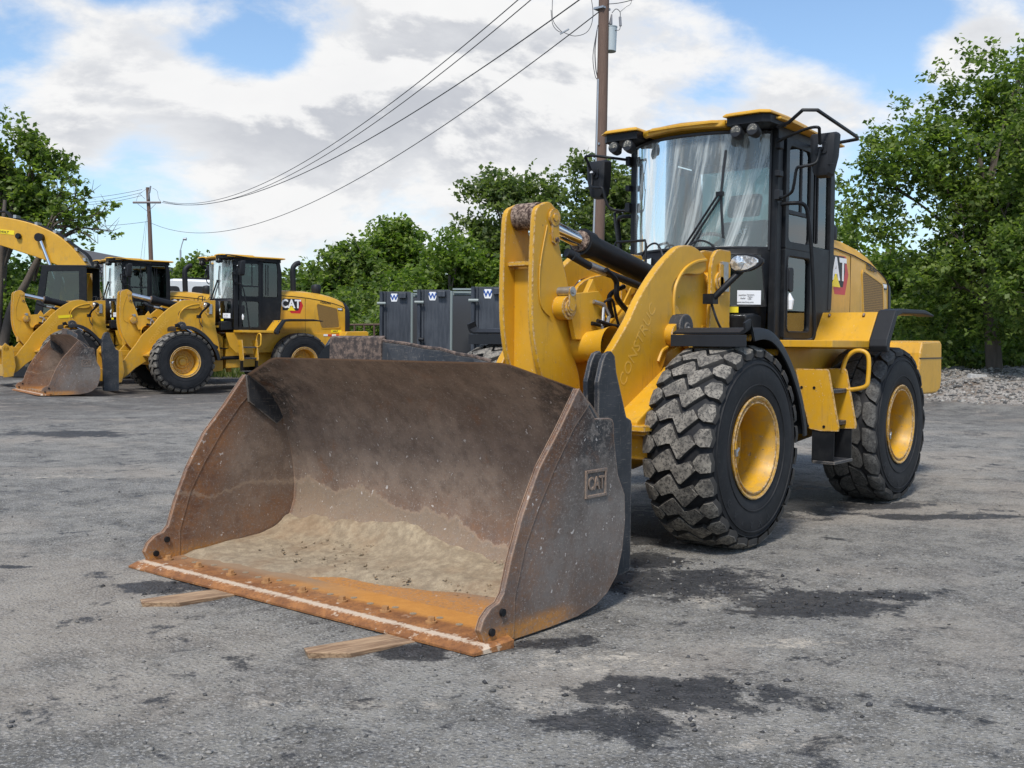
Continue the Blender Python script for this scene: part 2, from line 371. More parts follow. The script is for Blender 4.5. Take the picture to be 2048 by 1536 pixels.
def f_blade(nt, b):
    c = nt.obj(); X, Y, Z = nt.xyz(c); n2 = nt.noise(c, 9, 6, .7); n3 = nt.noise(c, 55, 4, .7); n1 = nt.noise(nt.scale(c, (2, .5, 1)), 2.5, 4, .6)
    col = nt.mix(nt.step(n2, .35, .68), (.20, .078, .024), (.38, .160, .048))
    col = nt.mix(nt.math('MULTIPLY', nt.step(n3, .5, .65), .55), col, (.09, .038, .018))
    xe = nt.math('ADD', X, nt.math('MULTIPLY', nt.math('SUBTRACT', n3, .5), .07))
    band = nt.math('MULTIPLY', nt.step(xe, 3.205, 3.225), nt.math('SUBTRACT', 1.0, nt.step(xe, 3.255, 3.275)))
    band = nt.math('MULTIPLY', band, nt.step(nt.math('ADD', n2, nt.math('MULTIPLY', n3, .35)), .50, .66)); blob = nt.math('MULTIPLY', nt.step(nt.noise(c, 13, 4, .7), .60, .66), nt.step(X, 3.05, 3.16)); band = nt.math('MAXIMUM', band, nt.math('MULTIPLY', blob, .7))
    col = nt.mix(band, col, (.58, .46, .34))
    og = nt.math('MULTIPLY', nt.math('SUBTRACT', 1.0, nt.step(nt.math('ADD', X, nt.math('MULTIPLY', n3, .06)), 3.04, 3.12)), nt.step(nt.math('ADD', Y, nt.math('MULTIPLY', n1, .8)), -.3, .7)); col = nt.mix(nt.math('MULTIPLY', og, .85), col, nt.mix(n2, (.42, .165, .030), (.66, .31, .06)))
    sand = nt.math('MULTIPLY', nt.math('SUBTRACT', 1.0, nt.step(nt.math('ADD', X, nt.math('MULTIPLY', n1, .5)), 3.14, 3.40)), nt.math('SUBTRACT', 1.0, nt.step(nt.math('ADD', Y, nt.math('MULTIPLY', n1, 1.2)), .1, 1.0)))
    col = nt.mix(nt.math('MULTIPLY', sand, .8), col, (.30, .215, .135))
    return {'Base Color': col, 'Normal': nt.bump(nt.math('ADD', n2, n3), .5, .006)}
BLADE = mat('cutting_edge_rust', f_blade, rough=.75)
RPL = mat('rusty_plate', lambda nt, b: {'Base Color': nt.mix(nt.step(nt.noise(nt.obj(), 26, 6, .75), .42, .62), (.045, .034, .030), (.185, .13, .10)), 'Normal': nt.bump(nt.noise(nt.obj(), 26, 5, .7), .5, .008)}, rough=.8)
def f_sand(nt, b):
    c = nt.obj(); n2 = nt.noise(c, 14, 6, .75); n3 = nt.noise(c, 110, 4, .8); n1 = nt.noise(c, 2.4, 4)
    col = nt.mix(nt.step(n2, .35, .7), (.27, .210, .140), (.46, .37, .250))
    col = nt.mix(nt.math('MULTIPLY', nt.step(n3, .52, .62), .35), col, (.17, .135, .10))
    col = nt.mix(nt.math('MULTIPLY', nt.step(n1, .45, .65), .4), col, (.26, .15, .075))
    return {'Base Color': col, 'Normal': nt.bump(nt.math('ADD', n2, n3), .7, .012)}
SAND = mat('damp_sand', f_sand, rough=.95)
def f_glass(nt, b, streak=True):
    nt.n.clear(); out = nt.new('ShaderNodeOutputMaterial')
    tr = nt.new('ShaderNodeBsdfTransparent'); tr.inputs[0].default_value = (.74, .86, .84, 1) if streak else (.30, .385, .365, 1)
    gl = nt.new('ShaderNodeBsdfGlossy'); gl.inputs['Roughness'].default_value = .02; gl.inputs[0].default_value = (.92, .97, 1, 1)
    fr = nt.new('ShaderNodeFresnel'); fr.inputs[0].default_value = 1.5
    m1 = nt.new('ShaderNodeMixShader'); nt.put(m1.inputs[0], nt.math('ADD', nt.math('MULTIPLY', fr.outputs[0], 1.15), .03, clamp=True)); nt.l.new(tr.outputs[0], m1.inputs[1]); nt.l.new(gl.outputs[0], m1.inputs[2])
    last = m1.outputs[0]
    if streak:
        c = nt.obj(); X, Y, Z = nt.xyz(c)
        # smeared dust: soft bands leaning and fanning across the pane
        fan = nt.math('ADD', Y, nt.math('MULTIPLY', nt.math('POWER', nt.math('SUBTRACT', 3.5, Z), 1.6), .16))
        cv = nt.new('ShaderNodeCombineXYZ'); nt.put(cv.inputs[0], fan); nt.put(cv.inputs[1], nt.math('MULTIPLY', Z, .07))
        a = nt.noise(cv.outputs[0], 9, 6, .68, .4); bb = nt.noise(cv.outputs[0], 38, 4, .7)
        soft = nt.noise(c, 2.2, 2)
        f = nt.math('ADD', nt.math('MULTIPLY', nt.step(a, .44, .66), .50), nt.math('MULTIPLY', nt.math('MULTIPLY', nt.step(bb, .5, .75), nt.step(soft, .35, .6)), .26))
        f = nt.math('ADD', f, .12)
        di = nt.new('ShaderNodeBsdfDiffuse'); di.inputs[0].default_value = (.70, .75, .73, 1)
        m2 = nt.new('ShaderNodeMixShader'); nt.put(m2.inputs[0], f); nt.l.new(last, m2.inputs[1]); nt.l.new(di.outputs[0], m2.inputs[2]); last = m2.outputs[0]
    nt.l.new(last, out.inputs[0])
def glass(name, streak):
    M = bpy.data.materials.new(name); M.use_nodes = True; f_glass(NT(M.node_tree), None, streak); return M
WLENS = mat('work_lamp_lens', lambda nt, b: {'Base Color': nt.mix(nt.step(nt.voro(nt.obj(), 70), .2, .5), (.42, .38, .30), (.09, .085, .07))}, rough=.3)
GLS = glass('windshield_glass', True); GLA = glass('side_glass', False)
CHR = mat('chrome_rod', rough=.12, metal=1.0, col=(.75, .76, .78))
STE = mat('zinc_steel', lambda nt, b: {'Base Color': nt.mix(nt.noise(nt.obj(), 30, 4), (.25, .25, .25), (.55, .55, .54))}, rough=.38, metal=.8)
RUST = mat('rusty_pin', lambda nt, b: {'Base Color': nt.mix(nt.step(nt.noise(nt.obj(), 40, 5, .7), .4, .62), (.050, .026, .018), (.33, .24, .18)), 'Normal': nt.bump(nt.noise(nt.obj(), 40, 5, .7), .6, .006)}, rough=.8)
WHT = mat('white_decal', col=(.80, .81, .82), rough=.4)
RED = mat('red_decal', col=(.50, .018, .022), rough=.4)
REDO = mat('red_reflector', col=(.60, .06, .03), rough=.35)
INK = mat('black_ink', col=(.010, .010, .012), rough=.5)
LENS = mat('lamp_reflector', lambda nt, b: {'Base Color': nt.mix(nt.step(nt.noise(nt.obj(), 34, 2), .4, .6), (.42, .43, .44), (.92, .93, .94)), 'Normal': nt.bump(nt.noise(nt.obj(), 40, 1), .25, .004)}, rough=.22, metal=.75)
SYEL = mat('yellow_sticker', col=(.85, .66, .015), rough=.45)
GHOST = mat('faded_lettering', col=(.68, .39, .06), rough=.5)
SEAT = mat('seat_fabric', lambda nt, b: {'Base Color': nt.mix(nt.noise(nt.obj(), 60, 3), (.030, .032, .036), (.075, .078, .084))}, rough=.85)
GRL = mat('grille_mesh', lambda nt, b: {'Base Color': nt.mix(nt.step(nt.voro(nt.scale(nt.obj(), (1, 1, 1)), 55, rnd=.15), .28, .40), (.018, .012, .008), (.30, .17, .04))}, rough=.6)
GREY = mat('interior_grey', col=(.18, .20, .21), rough=.7)
def f_wood(nt, b):
    c = nt.obj(); g = nt.noise(nt.scale(c, (1.2, 22, 22)), 3, 5, .65, .6); k = nt.noise(c, 5, 4, .6)
    col = nt.mix(nt.step(g, .35, .65), (.20, .115, .062), (.46, .31, .185)); col = nt.mix(nt.math('MULTIPLY', nt.step(k, .5, .7), .5), col, (.13, .085, .055))
    return {'Base Color': col, 'Normal': nt.bump(g, .5, .004)}
WOOD = mat('plank_wood', f_wood, rough=.85)
# ---------------------------------------------------------------- wheels
ROUT = .735
def tyre_body():
    mb = MB()
    prof = [(.232, .352), (.250, .372), (.262, .43), (.271, .50), (.268, .57), (.258, .625), (.243, .668), (.222, .692), (.15, .704), (0, .708)]
    rings = prof+[(-a, r) for a, r in prof[-2::-1]]
    mb.lathe(rings, n=96)
    for rr, aa in ((.455, .2665), (.605, .264), (.640, .2565)):         # moulded ribs on the sidewall
        for s in (1, -1): mb.lathe([(s*(aa-.004), rr-.007), (s*(aa+.005), rr-.003), (s*(aa+.005), rr+.003), (s*(aa-.006), rr+.008)], n=96)
    return mb
def crown(s):           # tread surface radius across the width, s = -1..1
    a = abs(s); return .708-.006*a*a-(.026*max(0, (a-.80)/.2)**2)
def block(mb, poly, n, k, h, half=.258, shrink=.96, ph=0.0, mi=0):
    cs = sum(p[0] for p in poly)/len(poly); ct = sum(p[1] for p in poly)/len(poly)
    def P(s, t, hh):
        th = 2*math.pi*(k+t+ph)/n; r = crown(s)+hh; return (r*math.cos(th), s*half, r*math.sin(th))
    N = len(poly); low = [P(s, t, -.012) for s, t in poly]
    mid = [P(cs+(s-cs)*(shrink+.02), ct+(t-ct)*(shrink+.02), h*.90) for s, t in poly]; low = [P(cs+(s-cs)*1.03, ct+(t-ct)*1.04, -.012) for s, t in poly]
    top = [P(cs+(s-cs)*shrink, ct+(t-ct)*shrink, h) for s, t in poly]; c = P(cs, ct, h+.001)
    vs = low+mid+top+[c]; fs = []
    for i in range(N):
        j = (i+1) % N; fs += [(i, j, N+j, N+i), (N+i, N+j, 2*N+j, 2*N+i), (2*N+i, 2*N+j, 3*N)]
    mb.add(vs, fs, mi)
    for q in range(N): mb.m[-3*N+3*q] = 1
def build_treads():
    rnd = random.Random(3); n = 26
    fr = MB()
    for k in range(n):
        j = lambda a=.012: rnd.uniform(-a, a)
        # large Z shaped centre lug
        Z = [(1.06*a_, 1.10*b_) for a_, b_ in [(-.64, .12), (-.40, .40), (-.17, .62), (-.10, .58), (.10, .08), (.20, .10), (.42, .24), (.62, -.06), (.40, -.34), (.17, -.62), (.10, -.60), (-.10, -.10), (-.22, -.12), (-.46, -.24)]]
        block(fr, [(s+j(), t+j()) for s, t in Z], n, k, .031, shrink=.975)
        block(fr, [(s+j(), t+j()) for s, t in [(.57, .04), (.74, .33), (1.0, .38), (1.05, .0), (1.02, -.38), (.80, -.40), (.64, -.26)]], n, k, .031, shrink=.955, ph=.22)
        block(fr, [(s+j(), t+j()) for s, t in [(-.57, -.04), (-.74, -.33), (-1.0, -.38), (-1.05, .0), (-1.02, .38), (-.80, .40), (-.64, .26)]], n, k, .031, shrink=.955, ph=-.22)
    me1 = fr.mesh('front_tread', [TRD, GRO], 38)
    rr = MB(); n = 19
    for k in range(n):
        j = lambda a=.02: rnd.uniform(-a, a)
        for sg in (1, -1):
            ph = .25 if sg > 0 else -.25
            A = [(.02, -.44), (.24, -.47), (.44, -.40), (.56, -.14), (.54, .14), (.42, .40), (.22, .46), (.02, .42)]
            B = [(.60, -.30), (.78, -.45), (.98, -.43), (1.04, .0), (.99, .44), (.80, .46), (.60, .32), (.585, .0)]
            sl = -.62
            block(rr, [(sg*s+j(.008), t+sl*s+j()) for s, t in A], n, k, .021, shrink=.965, ph=ph)
            block(rr, [(sg*s+j(.008), t+sl*s+j()) for s, t in B], n, k, .021, shrink=.955, ph=ph)
    me2 = rr.mesh('rear_tread', [TRW, GRO], 45)
    return me1, me2
def text_on_circle(s, size, radius, yoff, mid_deg, M, spread=1.0):
    mb_v = []
    me_all = None; verts = []; faces = []
    step = size*.80/radius*spread
    for i, ch in enumerate(s):
        if ch == ' ': continue
        me = text_mesh(ch, size, .0035, M, .002)
        a = math.radians(mid_deg)-(i-(len(s)-1)/2)*step
        up = Vector((math.cos(a), 0, math.sin(a))); xd = Vector((math.sin(a), 0, -math.cos(a)))
        o = up*radius+Vector((0, yoff, 0)); off = len(verts)
        for v in me.vertices: verts.append(tuple(o+xd*v.co.x*-1*-1+up*v.co.y+Vector((0, 1, 0))*v.co.z))
        for p in me.polygons: faces.append(tuple(off+q for q in p.vertices))
        bpy.data.meshes.remove(me)
    mb = MB(); mb.add(verts, faces); return mb
def build_wheel_parts():
    T = tyre_body().mesh('tyre', [RUB], 60); T1, T2 = build_treads()
    rim = MB()     # flange rings and barrel
    rim.lathe([(.228, .350), (.246, .366), (.262, .374), (.268, .366), (.262, .352), (.250, .346), (.246, .334), (.262, .330), (.262, .322), (.240, .316), (.225, .306), (.10, .300), (-.08, .296), (-.10, .304), (.09, .308), (.215, .316), (.228, .350)], n=72)
    rim.lathe([(-.228, .350), (-.262, .374), (-.262, .350), (-.22, .312), (-.04, .29), (-.04, .297), (-.228, .350)], n=48)
    rim = rim.mesh('rim', [YELW], 35)
    disc = MB(); disc.lathe([(-.015, .300), (-.005, .285), (-.020, .255), (-.022, .175), (.000, .165), (.020, .150), (.020, .105), (.045, .098), (.070, .080), (.072, .0)], n=60)
    disc.lathe([(-.02, .30), (-.05, .30), (-.02, .12), (-.25, .10), (-.25, 0)], n=24)
    disc = disc.mesh('wheel', [YEL], 35)
    nuts = MB()
    for k in range(16):
        t = 2*math.pi*k/16; c = (math.cos(t)*.222, 0, math.sin(t)*.222)
        nuts.cyl((c[0], -.025, c[2]), (c[0], .012, c[2]), .017, n=6)
    for k in range(8):
        t = 2*math.pi*(k+.5)/8; nuts.cyl((math.cos(t)*.125, .018, math.sin(t)*.125), (math.cos(t)*.125, .036, math.sin(t)*.125), .011, n=6)
    nuts = nuts.mesh('lug_nuts', [YEL], 40)
    valve = MB(); valve.tube([(.326, .235, .02), (.318, .262, .03), (.300, .268, .045), (.280, .262, .055)], .008, 6); valve.box((.316, .258, .03), (.03, .02, .05))
    valve = valve.mesh('valve_stem', [STE], 40)
    return T, T1, T2, rim, disc, nuts, valve
WP = build_wheel_parts()
SIDE_TXT = text_on_circle('GALAXY', .080, .545, .2665, -75, RUB, 2.1).mesh('sidewall_lettering', [PLA], None)
def wheel(root, x, side, tread, rot):
    T, T1, T2, rim, disc, nuts, valve = WP
    w = link('wheel', disc, root, (x, side*1.000, .733)); w.rotation_euler = (0, 0, 0 if side > 0 else math.pi)
    t = link('tyre', T, w); link('tread', T1 if tread == 1 else T2, t) if False else None
    tr = link('tread', T1 if tread == 1 else T2, w); link('rim', rim, w); link('lug_nuts', nuts, w); v = link('valve_stem', valve, w)
    link('sidewall_lettering', SIDE_TXT, w)
    for o in (tr, v): o.rotation_euler = (0, rot, 0)
    return w

# ---------------------------------------------------------------- bucket
def bucket(root):
    # inner profile of the shell in the x-z plane, from the floor lip to the spill edge
    inner = [(3.10, .035), (2.60, .048), (2.40, .060), (2.30, .075), (2.20, .110), (2.12, .165), (2.065, .24), (2.035, .33), (2.028, .44), (2.040, .58), (2.068, .72), (2.112, .86), (2.175, .99), (2.255, 1.11), (2.345, 1.21), (2.44, 1.295), (2.540, 1.366)]
    W = 1.40
    def tp(y):          # spill edge height along the width
        a = abs(y); return 1.365 if a < 1.0 else 1.365-.135*(a-1.0)/.43
    ys = [-1.401]+[-1.38+2.76*i/40 for i in range(41)]+[1.401]
    th = .022
    mb = MB(); rings_i = []; rings_o = []
    for y in ys:
        k_ = (tp(y)-1.05)/(1.366-1.05)
        pi_ = [(x, z) if z < 1.05 else (x if k_ > .999 else 2.215+(x-2.215)*(.30+.70*k_), 1.05+(z-1.05)*k_) for x, z in inner]
        rings_i.append([(x+(.006*mnoise.noise(Vector((x*2, y*1.6, z*2)))), y, z) for x, z in pi_])
        rings_o.append([(x-th*(1 if z > .2 else .3), y, z-(th if z < .2 else th*.4)) for x, z in pi_])
    n = len(rings_i[0]); loops = [ri+ro[::-1] for ri, ro in zip(rings_i, rings_o)]
    mb.loft(loops)
    bk = part(mb, 'bucket', BIN, root, smooth=40, label='worn rust-brown bucket lowered to the ground')
    # side plates: outline traced in the machine's x-z plane
    outl = [(2.455, 1.238), (2.62, 1.035), (2.786, .850), (2.921, .625), (3.012, .415), (3.063, .262), (3.10, .222), (3.16, .205), (3.212, .165), (3.238, .115), (3.20, .045), (3.10, .018), (2.70, .018), (2.44, .026), (2.27, .055), (2.165, .100), (2.068, .185), (2.016, .318), (1.990, .484), (1.998, .627), (2.070, .747), (2.112, .944), (2.118, 1.035), (2.135, 1.060), (2.165, 1.068), (2.30, 1.072)]
    for s in (-1, 1):
        mb = MB(); mb.prism(outl, s*1.402, s*1.430)
        sp = part(mb, 'side_plate', BOUT if s > 0 else BIN, bk, bevel=.004)
        # leading edge wear strip, outside and inside
        strip = [(2.458, 1.240), (2.624, 1.037), (2.790, .852), (2.925, .627), (3.016, .417), (3.067, .264), (3.104, .225), (3.163, .208), (3.216, .168), (3.243, .114), (3.204, .042), (2.985, .030), (2.982, .22), (2.90, .47), (2.80, .64), (2.66, .84), (2.50, 1.03), (2.36, 1.15)]
        mb = MB(); mb.prism(strip, s*1.4302, s*1.4345); part(mb, 'wear_strip', BOUT, bk, bevel=.004)
        mb = MB(); mb.prism(strip, s*1.3975, s*1.4018)
        part(mb, 'wear_strip', BIN, bk, bevel=.003)
        mb = MB(); mb.prism([(2.10, .95), (2.215, 1.052), (2.30, 1.142), (2.38, 1.198), (2.440, 1.236), (2.462, 1.236), (2.44, 1.05), (2.2, .88)], s*1.384, s*1.4005); part(mb, 'corner_plate', BLKW, bk)
        for hx, hz in ((3.085, .175), (3.165, .095)):       # bolt holes of the corner
            mb = MB(); mb.cyl((hx, s*1.384, hz), (hx, s*1.4485, hz), .019, n=14); part(mb, 'bolt_hole', BLK, bk)
    # cutting edge
    P = [(3.32, -1.462), (3.32, 1.462), (3.075, 1.504), (3.03, 1.43), (2.86, 1.40), (2.86, -1.40), (3.03, -1.43), (3.075, -1.504)]
    mb = MB(); k = len(P); ins = [(x-(.045 if x > 3.3 else 0), y) for x, y in P]
    vs = [(x, y, .019 if x > 3.3 else .012) for x, y in P]+[(x, y, .030 if x > 3.3 else .052) for x, y in P]+[(x-(.055 if x > 3.3 else 0), y*(.99 if abs(y) > 1.45 else 1), .054) for x, y in P]
    mb.add(vs, [tuple(range(k))[::-1], tuple(range(2*k, 3*k))]+[(i, (i+1) % k, k+(i+1) % k, k+i) for i in range(k)]+[(k+i, k+(i+1) % k, 2*k+(i+1) % k, 2*k+i) for i in range(k)])
    part(mb, 'cutting_edge', BLADE, bk)
    rnd = random.Random(5)
    mb0 = MB(); mb0.cyl((0, 0, 0), (0, 0, .010), .030, n=14); mb0.cyl((0, 0, .008), (0, 0, .030), .019, n=6)
    bm_ = mb0.mesh('bolt', [BLADE], 30)
    for i in range(9):
        o = link('bolt', bm_, bk, (3.115+rnd.uniform(-.004, .004), -1.33+i*.3325, .054)); o.rotation_euler = (0, 0, rnd.random())
    mb0 = MB(); mb0.cyl((0, 0, 0), (0, 0, .0025), .019, n=12); pl = mb0.mesh('plug_hole', [SAND], 30)
    for i in range(17):
        link('plug_hole', pl, bk, (3.02+(.03 if i % 2 else 0), -1.30+i*.162, .054))
    # welded emblem on the outside plate
    EM = BOUT
    cx, cz, w, h = 2.292, .722, .185, .135
    mb = MB()
    for (a, b_, c, d) in ((cx, cz+h/2, w, .016), (cx, cz-h/2, w, .016), (cx-w/2, cz, .016, h+.016), (cx+w/2, cz, .016, h+.016)): mb.box((a, 1.434, b_), (c, .010, d))
    part(mb, 'emblem_frame', EM, bk, bevel=.002)
    text('CAT', 'emblem_lettering', .100, EM, bk, (cx, 1.431, cz-.002), (-1, 0, 0), (0, 0, 1), extrude=.007, bold=.0015, sx=.78)
    # coupler ears behind the side plates
    for s in (-1, 1):
        for y in (1.07, 1.15):
            ear = [(1.56, .075), (1.845, .075), (1.875, .10), (1.875, .60), (1.90, 1.0), (1.905, 1.25), (1.86, 1.37), (1.825, 1.415), (1.775, 1.43), (1.735, 1.40), (1.715, 1.30), (1.60, 1.03), (1.55, 1.01), (1.535, .98), (1.535, .10)]
            mb = MB(); mb.prism([(x-.02+(.10 if s < 0 and z > 1.1 else 0), z+(.075 if s < 0 and z > 1.1 else 0)) for x, z in ear], s*y-.016, s*y+.016); part(mb, 'coupler_ear', BLKW, bk, bevel=.004)
        mb = MB(); mb.box((1.70, s*1.11, .34), (.16, .05, .42)); part(mb, 'ear_spacer', BLK, bk)
    # bent spill guard above the back
    gy = [-.66, -.60, -.40, -.25, -.14, 0, .15, .30, .45, .58, .70]; gt = [1.487, 1.492, 1.496, 1.492, 1.475, 1.462, 1.440, 1.432, 1.405, 1.392, 1.365]
    mb = MB(); rings = []
    for i, (y, z) in enumerate(zip(gy, gt)):
        xo = 2.30-.02*math.sin(i*1.3)
        rings.append([(xo, y, z), (xo+.018, y, z-.004), (2.345, y, 1.235), (2.325, y, 1.235)])
    mb.loft(rings); sg_ = part(mb, 'spill_guard', BLKW, bk, bevel=.003)
    mb = MB(); mb.tube([(r_[0][0]+.012, y, z+.002) for r_, y, z in zip(rings, gy, gt)], .011, 6); part(mb, 'bent_edge', RPL, sg_)
    mb = MB(); mb.prism([(2.325, 1.235), (2.352, 1.235), (2.345, 1.500), (2.308, 1.512)], -.655, -.17, 'y'); part(mb, 'guard_plate', RPL, bk, bevel=.004)
    mb = MB(); mb.prism([(-.95, 1.33), (-.66, 1.33), (-.66, 1.49), (-.72, 1.485), (-.84, 1.44)], 2.20, 2.22, 'x'); part(mb, 'guard_bracket', BLK, bk, bevel=.002)
    return bk

# ---------------------------------------------------------------- wheel loader
def thick_curve(pts, n=6): return [(p[0], p[1]) for p in catmull([(a, b, 0) for a, b in pts], n)]
def loader():
    R = empty('wheel_loader')
    # rear and front frames
    mb = MB()
    mb.prism([(-1.30, .55), (-1.30, 1.30), (-2.2, 1.42), (-4.3, 1.42), (-4.3, .95), (-3.5, .82), (-2.4, .62)], -.42, .42)
    mb.prism([(-2.0, .95), (-2.0, 1.452), (-4.4, 1.452), (-4.4, 1.02), (-3.9, .98)], -.66, .66)
    part(mb, 'rear_frame', YEL, R, bevel=.01)
    mb = MB(); mb.lathe([(-1.0, .10), (-.5, .12), (-.22, .24), (.22, .24), (.5, .12), (1.0, .10)], (-3.05, 0, .733), 24); part(mb, 'rear_axle', YEL, R, smooth=40)
    mb = MB(); mb.lathe([(-1.0, .10), (-.5, .12), (-.22, .24), (.22, .24), (.5, .12), (1.0, .10)], (0, 0, .733), 24); part(mb, 'front_axle', YEL, R, smooth=40)
    mb = MB()
    mb.prism([(-1.25, .5), (-1.25, 1.35), (-.9, 1.55), (.15, 1.32), (.45, 1.05), (.45, .78), (.1, .62), (-.9, .45)], -.36, .36)
    mb.prism([(-.75, .60), (-.70, 1.05), (.0, 1.30), (.55, 1.02), (.72, .93), (.72, .86), (.35, .60)], .36, .70, 'y')
    mb.prism([(-.75, .60), (-.70, 1.05), (.0, 1.30), (.55, 1.02), (.72, .93), (.72, .86), (.35, .60)], -.70, -.36, 'y')
    mb.prism([(.0, 1.28), (.50, 1.42), (.44, 1.05), (.0, 1.0)], -.30, .30)
    part(mb, 'front_frame', YEL, R, bevel=.01)
    mb = MB(); mb.box((.60, 0, .885), (.36, 1.60, .04)); mb.box((.56, 0, .845), (.30, 1.56, .03))
    part(mb, 'frame_step', YELW, R, bevel=.004)
    mb = MB(); mb.box((.50, 0, .735), (.26, 1.54, .17)); part(mb, 'bumper_beam', YELW, R, bevel=.01)
    # towers: inner and outer plate each side, carrying the arm pin
    tow = [(-.56, .80), (-.62, 1.35), (-.655, 1.64), (-.675, 2.10), (-.70, 2.18), (-.755, 2.235), (-.82, 2.25), (-.985, 2.25), (-1.0, 2.23), (-.99, 1.64), (-1.05, 1.35), (-1.15, .80)]
    for s in (-1, 1):
        for y in (.36, .50):
            mb = MB(); mb.prism(tow, s*y-.018, s*y+.018); part(mb, 'tower_plate', YELW, R, bevel=.004)
        mb = MB(); mb.prism([(-.985, 1.0), (-.985, 2.24), (-.96, 2.24), (-.96, 1.0)], s*.36, s*.50); part(mb, 'tower_web', YEL, R)
        mb = MB(); mb.cyl((-.80, s*.33, 1.98), (-.80, s*.535, 1.98), .085, n=28); mb.cyl((-.80, s*.53, 1.98), (-.80, s*.545, 1.98), .05, n=20)
        part(mb, 'arm_pin', YELW, R, smooth=40, bevel=.004)
        mb = MB(); mb.box((-.80, s*.535, 2.0), (.06, .02, .26)); part(mb, 'pin_lock', YELW, R, bevel=.004)
        mb = MB(); mb.box((-.86, s*.53, 2.03), (.10, .03, .24)); mb.box((-.86, s*.55, 1.93), (.08, .02, .05)); part(mb, 'grease_bank', STE, R, bevel=.003)
        # lift arm
        top = [(-.60, 2.170), (-.48, 2.225), (-.341, 2.248), (-.18, 2.225), (-.038, 2.150), (.10, 2.06), (.247, 1.940), (.40, 1.79), (.513, 1.646), (.66, 1.50), (.799, 1.36), (.93, 1.16), (1.10, .94), (1.28, .68), (1.44, .46)]
        bot = [(1.47, .38), (1.42, .30), (1.34, .28), (1.15, .40), (.95, .58), (.60, .80), (.35, .98), (.10, 1.22), (-.02, 1.40), (-.06, 1.50), (-.12, 1.56), (-.22, 1.58), (-.28, 1.62)]
        hump = [(-.28, 1.62), (-.22, 1.72), (-.12, 1.80), (-.08, 1.90), (-.16, 1.985), (-.30, 2.02), (-.52, 2.03), (-.62, 2.08)]
        pr = thick_curve(top, 4)+[(1.475, .42)]+thick_curve(bot, 3)+thick_curve(hump, 4)[1:]
        mb = MB(); mb.prism(pr, s*.435, s*.50)
        arm = part(mb, 'lift_arm', YELW, R, bevel=.008)
        # raised rib following the inside of the hump, and the pivot housing behind it
        rib = [(-.60, 2.15), (-.42, 2.12), (-.25, 2.05), (-.13, 1.93), (-.10, 1.80), (-.11, 1.68), (-.08, 1.56), (-.03, 1.46), (.06, 1.42), (.12, 1.34)]
        rc = thick_curve(rib, 5)
        mb = MB(); mb.tube([(x, s*.502, z) for x, z in rc], .014, 6); part(mb, 'arm_rib', YEL, arm, smooth=50)
        mb = MB(); mb.prism(thick_curve([(-.28, 1.60), (-.20, 1.74), (-.10, 1.84), (-.10, 1.93), (-.28, 2.02), (-.62, 2.08)], 4)+[(-.75, 2.02), (-.75, 1.45), (-.5, 1.40)], s*.40, s*.445); part(mb, 'arm_pivot_housing', YELW, arm, bevel=.004)
        mb = MB(); mb.cyl((-.055, s*.44, 1.545), (-.055, s*.57, 1.545), .085, n=26); part(mb, 'lift_pin_boss', YELW, arm, smooth=40, bevel=.004)
        mb = MB(); mb.cyl((-.135, s*.48, 1.60), (-.135, s*.60, 1.60), .105, n=26); mb.cyl((-.135, s*.60, 1.60), (-.135, s*.612, 1.60), .04, n=12); part(mb, 'lift_pin_bearing', BLKW, arm, smooth=40, bevel=.006)
        mb = MB(); mb.cyl((1.38, s*.36, .36), (1.38, s*.56, .36), .075, n=24); part(mb, 'bucket_pin', YELW, R, smooth=40)
        # lift cylinder between arm and frame
        mb = MB(); mb.cyl((-1.0, s*.60, 1.05), (-.45, s*.60, 1.38), .065, n=18); cy = part(mb, 'lift_cylinder', BLK, R, smooth=40)
        mb = MB(); mb.cyl((-.45, s*.60, 1.38), (-.12, s*.60, 1.58), .038, n=16); part(mb, 'cylinder_rod', CHR, cy, smooth=40)
    if True:
        u = Vector((-.42, 0, .91)).normalized()
        d = Vector((-.55, 0, .74)).normalized(); e = Vector((.74, 0, .55))
        text('CONSTRUC', 'faded_lettering', .135, GHOST, R, (.40, .5012, 1.47), (-.50, 0, .68), (.68, 0, .50), extrude=.0006, sx=1.0)
    # cross tube between the arms
    mb = MB(); mb.lathe([(-.435, .150), (-.36, .130), (-.20, .105), (-.10, .135), (.10, .135), (.20, .105), (.36, .130), (.435, .150)], (.64, 0, 1.45), 32); part(mb, 'cross_tube', YEL, R, smooth=50)
    # tilt lever: two thick plates, with bosses and the top pin
    lv = [(1.10, 2.445), (1.155, 2.42), (1.19, 2.36), (1.205, 2.17), (1.215, 1.90), (1.21, 1.64), (1.17, 1.42), (1.10, 1.25), (1.00, 1.10), (.86, .96), (.80, .93), (.70, .98), (.63, 1.10), (.655, 1.26), (.735, 1.42), (.765, 1.60), (.775, 1.80), (.83, 1.98), (.90, 2.15), (.935, 2.30), (.945, 2.40), (.985, 2.445), (1.04, 2.465)]
    lvc = [(p[0], p[1]) for p in catmull([(a, b, 0) for a, b in lv], 3, closed=True)]
    lever = None
    for s in (-1, 1):
        mb = MB(); mb.prism(lvc, s*.13-.022, s*.13+.022)
        o = part(mb, 'tilt_lever_plate', YELW, R, bevel=.006)
        lever = o
        mb = MB(); mb.cyl((.905, s*.150, 1.725), (.905, s*.245, 1.725), .085, n=30); mb.cyl((.905, s*.245, 1.725), (.905, s*.262, 1.725), .062, n=30); mb.cyl((.905, s*.262, 1.725), (.905, s*.268, 1.725), .045, n=26)
        part(mb, 'pivot_boss', YELW, o, smooth=40, bevel=.005)
        mb = MB(); mb.cyl((.905, s*.268, 1.725), (.905, s*.2705, 1.725), .022, n=16); part(mb, 'grease_hole', BLK, o)
